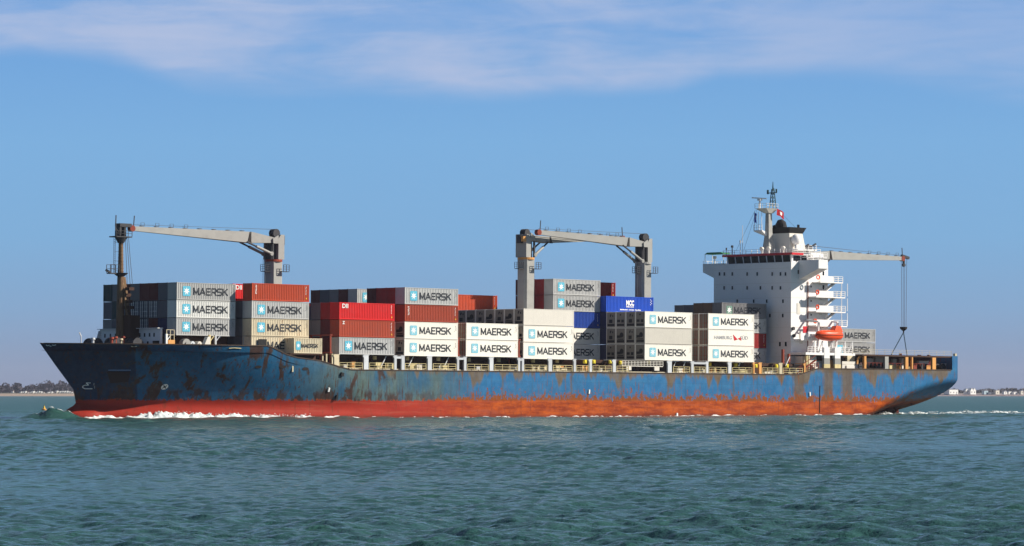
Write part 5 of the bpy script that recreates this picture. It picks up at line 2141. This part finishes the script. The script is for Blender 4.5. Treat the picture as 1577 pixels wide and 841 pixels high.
# open frames aft of the wheelhouse, port side
mb = MB()
for t_ in (79.6, 81.2, 83.2):
    mb.beam((t_, 5.3, 28.7), (t_ - .5, 5.3, 30.6), .16)
mb.box(79.2, 84.6, 5.1, 6.5, 30.0, 30.12)
mb.rail([(79.2, 5.1, 28.7), (84.6, 5.1, 28.7)], 1.0, 3, 1.3, .04)
mb.rail([(80.2, 5.1, 30.12), (84.6, 5.1, 30.12)], .9, 3, 1.3, .04)
mb.box(81.0, 84.5, 6.0, 8.5, 28.7, 30.9)
ship(mb, 'bridge_side_frame', MT['house'])
# compass deck rail, gear
mb = MB()
mb.rail([(WT - .1, 6.1, 30.6), (WT - .1, 23.9, 30.6)], 1.05, 3, 1.5, .05)
mb.rail([(WT - .1, 6.1, 30.6), (83.8, 6.1, 30.6)], 1.05, 3, 1.5, .05)
mb.build('handrail', MT['house'], WH)
for x, h, r in ((1134, 1.7, .10), (1146.5, 2.6, .06), (1150, 5.8, .05), (1125, 1.3, .06)):
    bb = 15 - (x - 1150) / 5.9
    mb = MB()
    mb.tube((77.2, bb + 5, 30.6), (77.2, bb + 5, 30.6 + h), r)
    if h < 3:
        mb.tube((77.2, bb + 5, 30.6 + h), (77.2, bb + 5, 31.0 + h), r * 2.6, r * 2.2)
    mb.build('antenna', MT['house'] if h > 2 else MT['cranedark'], WH)
for bb, t_ in ((15.2, 77.5), (13.4, 77.5), (9.6, 77.4)):
    mb = MB()
    mb.tube((t_, bb, 30.6), (t_, bb, 31.6), .16)
    mb.tube((t_ - .25, bb, 31.8), (t_ + .25, bb, 31.9), .42, .30, 12)
    mb.build('search_light', MT['palegrey'], WH)

# radar mast
MTt = 79.3
mb = MB()
mb.hexa([(MTt - .9, 14.2, 30.6), (MTt + 1.0, 14.2, 30.6), (MTt + 1.0, 16.2, 30.6), (MTt - .9, 16.2, 30.6)],
        [(MTt - .5, 14.7, 35.0), (MTt + .5, 14.7, 35.0), (MTt + .5, 15.7, 35.0), (MTt - .5, 15.7, 35.0)])
mb.hexa([(MTt - .5, 14.7, 35.0), (MTt + .5, 14.7, 35.0), (MTt + .5, 15.7, 35.0), (MTt - .5, 15.7, 35.0)],
        [(MTt - .42, 14.8, 39.2), (MTt + .42, 14.8, 39.2), (MTt + .42, 15.6, 39.2), (MTt - .42, 15.6, 39.2)])
RM = ship(mb, 'radar_mast', MT['crane'])
mb = MB()
mb.hexa([(MTt - .6, 14.6, 38.6), (MTt + .6, 14.6, 38.6), (MTt + .6, 15.8, 38.6), (MTt - .6, 15.8, 38.6)],
        [(MTt - 1.9, 14.0, 39.5), (MTt + 1.3, 14.0, 39.5), (MTt + 1.3, 17.0, 39.5), (MTt - 1.9, 17.0, 39.5)])
mb.rail([(MTt - 1.9, 14.0, 39.5), (MTt + 1.3, 14.0, 39.5)], .9, 2, .9, .035)
mb.rail([(MTt - 1.9, 14.0, 39.5), (MTt - 1.9, 17.0, 39.5)], .9, 2, .9, .035)
mb.build('mast_platform', MT['palegrey'], RM)
mb = MB()
mb.hexa([(MTt - .5, 15.2, 34.3), (MTt - .5, 15.8, 34.3), (MTt - .5, 15.8, 35.1), (MTt - .5, 15.2, 35.1)],
        [(MTt - 1.8, 15.2, 35.2), (MTt - 1.8, 17.4, 35.2), (MTt - 1.8, 17.4, 35.4), (MTt - 1.8, 15.2, 35.4)])
mb.rail([(MTt - 1.8, 15.2, 35.4), (MTt - 1.8, 17.4, 35.4)], 1.0, 2, .7, .035)
for bb in (15.4, 16.3, 17.3):
    mb.beam((MTt - 1.7, bb, 35.4), (MTt - 1.7, bb, 38.9), .07)
mb.build('mast_platform', MT['house'], RM)
mb = MB()
mb.tube((MTt - 1.3, 16.3, 39.5), (MTt - 1.3, 16.3, 41.0), .22, .16)
mb.box(MTt - 1.6, MTt - 1.0, 15.9, 16.7, 41.0, 41.3)
mb.beam((MTt - 2.1, 17.6, 41.55), (MTt - .6, 15.2, 41.35), .22, .22)
mb.build('radar_scanner', MT['house'], RM)
mb = MB()
zt0 = 39.5
for (dt_, db_) in ((-.45, -.45), (.45, -.45), (.45, .45), (-.45, .45)):
    mb.beam((MTt + .8 + dt_, 14.9 + db_, zt0), (MTt + .8 + dt_ * .35, 14.9 + db_ * .35, 43.2), .13)
for k in range(5):
    z = zt0 + .5 + k * .72
    q = 1 - .65 * (z - zt0) / 3.7
    for s in (-1, 1):
        mb.beam((MTt + .8 - .45 * q, 14.9 + s * .45 * q, z), (MTt + .8 + .45 * q, 14.9 + s * .45 * q, z + .5), .08)
        mb.beam((MTt + .8 + s * .45 * q, 14.9 - .45 * q, z), (MTt + .8 + s * .45 * q, 14.9 + .45 * q, z + .1), .08)
mb.beam((MTt + .8, 13.9, 42.5), (MTt + .8, 16.3, 42.5), .16)
mb.tube((MTt + .8, 16.2, 42.3), (MTt + .8, 16.2, 43.1), .2)
mb.tube((MTt + .8, 14.0, 42.5), (MTt + .8, 14.0, 43.2), .16)
mb.tube((MTt + .8, 14.9, 43.2), (MTt + .8, 14.9, 44.6), .14, .05)
mb.build('lattice_topmast', MT['greenlat'], RM)
mb = MB()
mb.beam((MTt - 1.8, 17.0, 39.2), (77.0, 21.5, 31.6), .035)
mb.beam((MTt - 1.8, 16.6, 39.2), (77.0, 19.5, 31.6), .035)
mb.beam((MTt + 1.3, 14.2, 39.4), (84.5, 12.3, 35.4), .035)
mb.build('signal_halyard', MT['wire'], RM)

# flags fly from the mast: things of their own
def flag(name, label, t, b, z, w, h, mats, drop, emblem=None):
    mb = MB()
    nx_, nz_ = 9, 5
    pts = {}
    for i in range(nx_):
        for j in range(nz_):
            q = i / (nx_ - 1)
            pts[i, j] = (t + q * w * .88, b - .15 + .14 * math.sin(q * 7.0 + j * .5), z - j / (nz_ - 1) * h - q * drop + .05 * math.sin(q * 5))
    for i in range(nx_ - 1):
        for j in range(nz_ - 1):
            mi = 1 if len(mats) > 1 and 3 <= i <= 4 and 1 <= j <= 2 else 0
            mb.poly([pts[i, j], pts[i + 1, j], pts[i + 1, j + 1], pts[i, j + 1]], mi)
    o = mb.build(name, mats, None, True, MS.copy())
    tag(o, label, 'flag')


flag('flag', 'red flag with small white emblem flying aft of the radar mast', MTt + .9, 14.0, 39.5, 2.2, 1.25, [MT['fred'], MT['lwhite']], .7)
flag('flag', 'small blue and white flag hanging forward of the radar mast', MTt - 2.2, 16.9, 38.6, .7, 1.8, [MT['fblue'], MT['lwhite']], .1)

# funnel
mb = MB()
mb.hexa([(81.2, 11.6, 30.6), (86.0, 11.6, 30.6), (86.0, 18.4, 30.6), (81.2, 18.4, 30.6)],
        [(81.7, 12.1, 34.9), (85.3, 12.1, 34.9), (85.3, 17.9, 34.9), (81.7, 17.9, 34.9)])
FN = ship(mb, 'funnel', MT['palegrey'])
mb = MB()
mb.hexa([(81.65, 12.05, 34.9), (85.35, 12.05, 34.9), (85.35, 17.95, 34.9), (81.65, 17.95, 34.9)],
        [(81.4, 11.8, 36.0), (86.1, 11.8, 36.0), (86.1, 18.2, 36.0), (81.4, 18.2, 36.0)])
mb.build('funnel_top', MT['funnel'], FN)
mb = MB()
mb.tube((83.0, 15.4, 36.0), (82.8, 15.4, 36.9), 1.1, 1.0, 16)
mb.tube((82.8, 15.4, 36.9), (82.6, 15.4, 37.5), 1.0, .5, 16)
mb.tube((82.6, 16.6, 36.0), (82.4, 16.6, 36.5), .5, .45, 12)
mb.tube((85.0, 12.9, 36.0), (85.0, 12.9, 36.6), .25, .25, 10)
mb.build('exhaust_pipe', MT['funnel'], FN)
mb = MB()
t_, z_ = px(1226, 369, 11.2)
for i in range(9):
    a0, a1 = -1.2 + 2.7 * i / 9, -1.2 + 2.7 * (i + 1) / 9
    n0 = len(mb.v)
    for aa_ in (a0, a1):
        for k in range(20):
            q = 2 * math.pi * k / 20
            mb.v.append((t_ + .95 * math.cos(aa_) * math.cos(q), 11.2 + .95 * math.cos(aa_) * math.sin(q), z_ + 1.05 * math.sin(aa_)))
    for k in range(20):
        mb.f.append((n0 + k, n0 + (k + 1) % 20, n0 + 20 + (k + 1) % 20, n0 + 20 + k))
        mb.mi.append(0)
mb.tube((t_, 11.2, z_ - 2.0), (t_, 11.2, z_ - 1.0), .3, .3)
dm = mb.build('satellite_dome', MT['house'], FN, True)
mb = MB()
mb.box(80.9, 86.4, 9.4, 11.5, 31.6, 31.78)
mb.rail([(80.9, 9.5, 31.78), (86.4, 9.5, 31.78)], .8, 2, 1.2, .04)
mb.box(84.6, 86.2, 7.6, 11.2, 30.0, 30.5)
mb.build('funnel_platform', MT['house'], FN)
for x, y in ((1243, 379), (1254, 378)):
    t_, z_ = px(x, y, 8)
    mb = MB()
    mb.tube((t_, 8, 30.2), (t_, 8, z_), .06)
    mb.beam((t_ - .4, 8, z_ - .1), (t_ + .4, 8, z_ + .3), .28)
    mb.build('flood_light', MT['cranedark'], FN)

# galleries on the port side of the house
for k, y in enumerate((433.5, 456.5, 479.2, 501.0)):
    ta = 79.3 if k else 80.4
    tb2 = px(1297 + (0, 3.5, 4, 6.5)[k], y, 3.2)[0]
    z = px(1262, y, 3.2)[1]
    mb = MB()
    mb.box(ta, tb2, 3.0, 6.5 if True else 5, z - .22, z)
    g = ship(mb, 'gallery_platform', MT['house'])
    mb = MB()
    mb.box(ta, 84.0, 3.0, 3.06, z + .001, z + 1.05)
    mb.build('gallery_bulwark', MT['house'], g)
    mb = MB()
    mb.rail([(84.0, 3.05, z), (tb2, 3.05, z)], 1.05, 3, 1.2, .05)
    mb.rail([(tb2 - .05, 3.05, z), (tb2 - .05, 6.4, z)], 1.05, 3, 1.2, .05)
    mb.build('handrail', MT['house'], g)
    if k < 3:
        mb = MB()                                   # stair to the platform below
        mb.beam((85.6, 4.2, z - .1), (81.8, 4.2, z - 2.5), .9, .16)
        mb.build('stair', MT['house'], g)
        mb = MB()
        for t_ in (86.4, 88.0): mb.beam((t_, 3.1, z - .2), (t_, 3.1, z - 2.6), .09)
        mb.build('gallery_post', MT['house'], g)
    mb = MB()
    tq, zq = px((1260, 1259, 1259, 1255.5)[k] - (24 if False else 0), y - 6.5, 2.9)
    a = np.linspace(0, 2 * math.pi, 14)
    for i in range(13):
        mb.beam((tq + .38 * math.cos(a[i]), 2.92, zq + .38 * math.sin(a[i])), (tq + .38 * math.cos(a[i + 1]), 2.92, zq + .38 * math.sin(a[i + 1])), .16)
    o = mb.build('life_ring', MT['lifeboat'], None, False, MS.copy())
    tag(o, 'orange life ring hung on the %s gallery from the top beside the white house' % ordn[k], 'life ring', 'life rings on the port galleries')
# dark downpipe along the wall
mb = MB()
t_, z_ = px(1244, 440, 4.9)
mb.tube((t_, 4.85, 12), (t_, 4.85, 25.5), .09)
mb.build('downpipe', MT['rustred'], SUP)

# lower port side: boat deck, lockers, davits
mb = MB()
t0_, z0_ = px(1240, 543.5, .6)
t1_, _ = px(1316, 543.5, .6)
zb_ = z0_
mb.box(t0_, t1_, .45, 6, zb_ - .35, zb_ + .12)
BD = ship(mb, 'boat_deck', MT['house'])
for x in (1273, 1289.5):
    t_, _ = px(x, 555, .5)
    mb = MB()
    mb.box(t_ - .75, t_ + .75, .40, 1.0, zb_ - .9, zb_ + 1.1)
    mb.build('davit_foot', MT['house'], BD)
    mb = MB()
    mb.box(t_ - .78, t_ + .78, .38, .9, 10.1, zb_ - .901)
    mb.build('davit_leg', MT['crane'], BD)
    mb = MB()
    mb.box(t_ - .82, t_ + .82, .36, .85, 9.3, 10.099)
    mb.build('davit_base', MT['railyellow'], BD)
mb = MB()
mb.rail([(74.9, 1.0, zb_ + .12), (t1_ - .2, 1.0, zb_ + .12)], 1.1, 3, 1.1, .05)
mb.build('handrail', MT['house'], BD)
mb = MB()
for t_ in (76.2, 78.4, 81.0, 84.6, 86.6):
    mb.beam((t_, 1.6, zb_), (t_ + .7, 1.2, zb_ + 2.3), .18)
    mb.beam((t_ + 1.2, 1.6, zb_), (t_ + .7, 1.2, zb_ + 2.3), .18)
mb.build('davit_frame', MT['house'], BD)
mb = MB()
mb.box(73.8, 78.5, 2.5, 5.0, zb_ - .2, zb_ + .1)
mb.box(74.0, 77.8, 1.5, 4.95, zb_ - 2.2, zb_ - .6)
mb.build('deck_house', MT['palegrey'], BD)
# white locker balcony at the forward corner
t0_, z0_ = px(1219, 522, 3.5)
mb = MB()
zq = px(1230, 522, 3.5)[1]
mb.box(75.4, 80.4, 3.2, 4.99, zq - .25, zq)
mb.box(75.4, 80.0, 3.2, 3.28, zq, zq + 1.4)
mb.build('balcony', MT['house'], BD)
for k in range(5):
    mb = MB()
    mb.tube((77.0 + k * .75, 2.9, zq + .1), (77.0 + k * .75, 2.9, zq + .95), .30, .30, 10)
    mb.build('raft_canister', MT['house'], BD)
t_, z_ = px(1239, 508, 3.3)
MB().box(t_ - .55, t_ + .55, 3.14, 3.195, z_ - .55, z_ + .65).build('red_panel', MT['lred'], BD)
for x, y in ((1221, 506), (1222, 517)):
    t_, z_ = px(x, y, 4.9)
    mb = MB()
    mb.tube((t_, 4.9, z_), (t_, 4.6, z_), .32, .32, 12)
    mb.build('vent_cowl', MT['cranedark'], BD)
# deck clutter beneath the boat deck
for (xa, xb, y0, y1, bb, m) in ((1206, 1208, 538, 560, 2.5, 'rustred'), (1215, 1217, 545, 560, 2.5, 'rustred'), (1242, 1244, 548, 570, .6, 'railyellow'), (1245.5, 1247, 546, 569, .6, 'postcream'),
                                (1252, 1267, 556, 560, 1.4, 'palegrey'), (1254, 1262, 565, 568, 1.2, 'palegrey'), (1297, 1322, 557, 561, 1.4, 'palegrey'), (1304, 1316, 563, 568, 1.2, 'palegrey'),
                                (1305, 1316, 548, 557, 2.4, 'postcream'), (1218, 1243, 549, 562, 3.4, 'offwhite'), (1262, 1266, 560, 569, 1.0, 'post'), (1279.5, 1284, 555, 569, 1.2, 'ochre')):
    ta, za = px(xa, y1, bb)
    tb2, zb2 = px(xb, y0, bb)
    mb = MB()
    mb.box(ta, tb2, bb, bb + .45, za, zb2)
    mb.box(ta + .05, tb2 - .05, bb + .05, bb + .4, 8.6, za - .002)
    ship(mb, 'deck_locker', MT[m])
mb = MB()
mb.rail([(72.0, .3, 8.5), (77.0, .3, 9.25)], 1.1, 3, 1.0, .05)
mb.beam((71.3, .5, 8.2), (76.5, .5, 10.8), .5, .12)
mb.beam((71.3, .5, 9.1), (76.5, .5, 11.7), .08)
ship(mb, 'deck_ladder', MT['rustred'])
mb = MB()
mb.box(77, 92, 3.2, 27, 8.9, zb_ - .36)
ship(mb, 'lower_deckhouse', MT['darkbrown'])

# lifeboat
ta, zc = px(1257, 515.5, 1.4)
tb2, _ = px(1297, 515.5, 1.4)
LB = empty('lifeboat', MS @ Matrix.Translation(((ta + tb2) / 2, 1.4, zc)))
tag(LB, 'enclosed orange lifeboat hanging in davits beside the white bridge block', 'lifeboat')
Lb = (tb2 - ta) / 2


def boat_body(z_of, r_of, n=22, m=14, upper=True):
    mb = MB()
    rings = []
    for i in range(n + 1):
        q = -1 + 2 * i / n
        w = max(.02, 1 - abs(q) ** 2.6) ** .55
        ring = []
        for j in range(m + 1):
            a = math.pi * j / m
            if upper:
                ring.append((q * Lb, -math.cos(a) * 1.22 * w, .02 + math.sin(a) ** .8 * (1.02 if q > .2 else .92) * w ** .6))
            else:
                ring.append((q * Lb, -math.cos(a) * 1.30 * w, -.02 - math.sin(a) ** .75 * 1.12 * w ** .5 * (1 - .15 * abs(q))))
        rings.append(ring)
    for r_ in rings: mb.v += r_
    k = m + 1
    for i in range(n):
        for j in range(m):
            q = (i * k + j, (i + 1) * k + j, (i + 1) * k + j + 1, i * k + j + 1)
            mb.f.append(q if upper else q[::-1])
            mb.mi.append(0)
    return mb


o = boat_body(None, None, upper=False).build('boat_hull', MT['lifeboat'], LB, True)
recalc(o)
o = boat_body(None, None, upper=True).build('canopy', MT['lifeboat'], LB, True)
recalc(o)
mb = MB()
mb.hexa([(Lb * .18, -.75, .6), (Lb * .88, -.6, .6), (Lb * .88, .6, .6), (Lb * .18, .75, .6)], [(Lb * .40, -.5, 1.75), (Lb * .74, -.45, 1.75), (Lb * .74, .45, 1.75), (Lb * .40, .5, 1.75)])
mb.build('cockpit', MT['lifeboat'], LB)
mb = MB()
for i in range(20):
    q0, q1 = -1 + 2 * i / 20, -1 + 2 * (i + 1) / 20
    w0, w1 = [max(.02, 1 - abs(q) ** 2.6) ** .55 * 1.33 for q in (q0, q1)]
    mb.beam((q0 * Lb, -w0, 0), (q1 * Lb, -w1, 0), .09, .12)
mb.build('rubbing_strake', MT['rustred'], LB)
mb = MB()
for q in (-.72, .72):
    mb.beam((q * Lb, 0, .8), (q * Lb, .3, 2.7), .12)
    mb.beam((q * Lb, .3, 2.7), (q * Lb, 3.4, 2.9), .28)
mb2 = MB()
for q in (-.72, .72):
    c_ = (ta + tb2) / 2 + q * Lb
    mb2.beam((c_, 1.7, zc + 2.4), (c_, 5.0, zc + 2.9), .30)
    mb2.beam((c_, 1.7, zc + 2.4), (c_ + .2, 2.3, zb_), .30)
mb2.build('davit_arm', MT['house'], BD)
mb = MB()
for q in (-.72, .72):
    mb.beam((q * Lb, 0, .7), (q * Lb, .1, 2.3), .08)
mb.build('boat_fall', MT['wire'], LB)

# --------------------------------------------------------------- stern
ZD = 11.75
mb = MB()
ts0 = px(1327, 550, .5)[0]
mb.box(ts0, 114.41, .25, 29.75, ZD, ZD + .30)
ship(mb, 'poop_deck', MT['darkbrown'])
mb = MB()
mb.box(ts0 + 9, 114.3, 5.0, 28, 9.2, ZD - .002)
ship(mb, 'mooring_space', MT['maroon'])
for x, hw, m in ((1332, 1.6, 'ochre'), (1365, 3.0, 'crane'), (1396, 2.4, 'ochre'), (1404.5, 1.0, 'ochre'), (1438, 3.0, 'ochre')):
    t_, _ = px(x, 560, .4)
    w = hw * 2 / 6.0
    mb = MB()
    mb.box(t_ - w / 2, t_ + w / 2, .28, .75, 9.25, ZD - .002)
    ship(mb, 'stanchion', MT[m])
mb = MB()
mb.rail([(ts0, .4, ZD + .30), (114.6, .4, ZD + .3)], .95, 3, 2.2, .03)
mb.rail([(86.5, .4, ZD + .30), (ts0, .4, ZD + .3)], .95, 3, 2.2, .03)
ship(mb, 'stern_rail', MT['postcream'])
mb = MB()
mb.rail([(ts0, .7, 10.0), (107, .7, 10.0)], .5, 1, 1.1, .05)
ship(mb, 'handrail', MT['rustred'])
for (xa, xb, y0, y1, bb, m) in ((1334, 1345, 552, 566, 3.8, 'palegrey'), (1348, 1361, 550, 558, 4.0, 'offwhite'), (1370, 1381, 562, 569, 2.0, 'railyellow'), (1382, 1391, 562, 569, 2.2, 'ochre'), (1376, 1381, 553, 562, 3, 'palegrey'),
                                (1389, 1391.5, 552, 568, 2.0, 'palegrey'), (1407, 1412, 562, 570, 1.8, 'rustred'), (1399, 1403, 565, 569, 1.6, 'railyellow'), (1427, 1434, 563, 569, 1.8, 'ochre'), (1416, 1430, 556, 560, 2.6, 'lwhite'),
                                (1384, 1389, 551, 561, 3.4, 'maroon'), (1453, 1457, 560, 569, 2.2, 'lwhite')):
    ta, za = px(xa, y1, bb)
    tb2, zb2 = px(xb, y0, bb)
    mb = MB()
    mb.box(ta, tb2, bb, bb + .6, za, zb2 - .12)
    mb.box(ta - .06, tb2 + .06, bb - .05, bb + .65, zb2 - .119, zb2)
    ship(mb, 'mooring_gear', MT[m])
for x in (1311, 1324, 1350, 1420, 1450):
    t_, z_ = px(x, 566, 2.0)
    mb = MB()
    mb.tube((t_, 1.6, 9.9), (t_, 3.0, 9.9), .55, .55, 14)
    mb.tube((t_, 1.5, 9.9), (t_, 1.6, 9.9), .75, .75, 14)
    mb.tube((t_, 3.0, 9.9), (t_, 3.1, 9.9), .75, .75, 14)
    ship(mb, 'mooring_winch', MT['rustred'] if x % 2 else MT['cranedark'])
# arched frame aft of the boat deck
mb = MB()
ta = px(1320, 560, 1.2)[0]
for i in range(10):
    a0, a1 = math.pi * i / 10, math.pi * (i + 1) / 10
    mb.beam((ta + 1.2 - 1.2 * math.cos(a0), 1.2, 10.2 + 1.5 * math.sin(a0)), (ta + 1.2 - 1.2 * math.cos(a1), 1.2, 10.2 + 1.5 * math.sin(a1)), .28)
ship(mb, 'hose_arch', MT['ochre'])
for x, y, w in ((1416, 549, .6), (1430.5, 549, .4), (1387, 546.5, .3), (1471, 547, .5)):
    t_, z_ = px(x, y, 1.2)
    mb = MB()
    mb.box(t_ - w / 2, t_ + w / 2, 1.0, 1.5, ZD + .301, z_ + .3)
    ship(mb, 'deck_vent', MT['maroon'] if w < 1 and x < 1440 else MT['postcream'])
mb = MB()
for x, y in ((1404, 620), (1378, 627)):
    t_, z_ = find_t(x, y)
    P, dt, dz = hull_pt(t_, z_, .1)
    for i in range(6):
        a0, a1 = math.pi * i / 6, math.pi * (i + 1) / 6
        mb.beam(P + Vector((.3 * math.cos(a0), 0, -.35 * math.sin(a0))), P + Vector((.3 * math.cos(a1), 0, -.35 * math.sin(a1))), .08)
ship(mb, 'hull_ring', MT['darkbrown'])

# ------------------------------------------------------------------ haze
mh = bpy.data.materials.new('sea haze')
mh.use_nodes = True
th_ = mh.node_tree
th_.nodes.clear()
ho = th_.nodes.new('ShaderNodeOutputMaterial')
hv = th_.nodes.new('ShaderNodeVolumePrincipled')
hv.inputs['Color'].default_value = (0.80, 0.84, 1.0, 1)
hv.inputs['Density'].default_value = 0.000036
hv.inputs['Anisotropy'].default_value = 0.2
th_.links.new(hv.outputs[0], ho.inputs['Volume'])
hz = MB().box(-EXT_X - 10, EXT_X + 10, EXT_Y0 - 10, EXT_Y1 + 10, -6, 50).build('haze', mh)
tag(hz, 'thin pale sea haze', kind='stuff')
hz.display_type = 'WIRE'
print('containers', ncont, 'objects', len(bpy.data.objects))
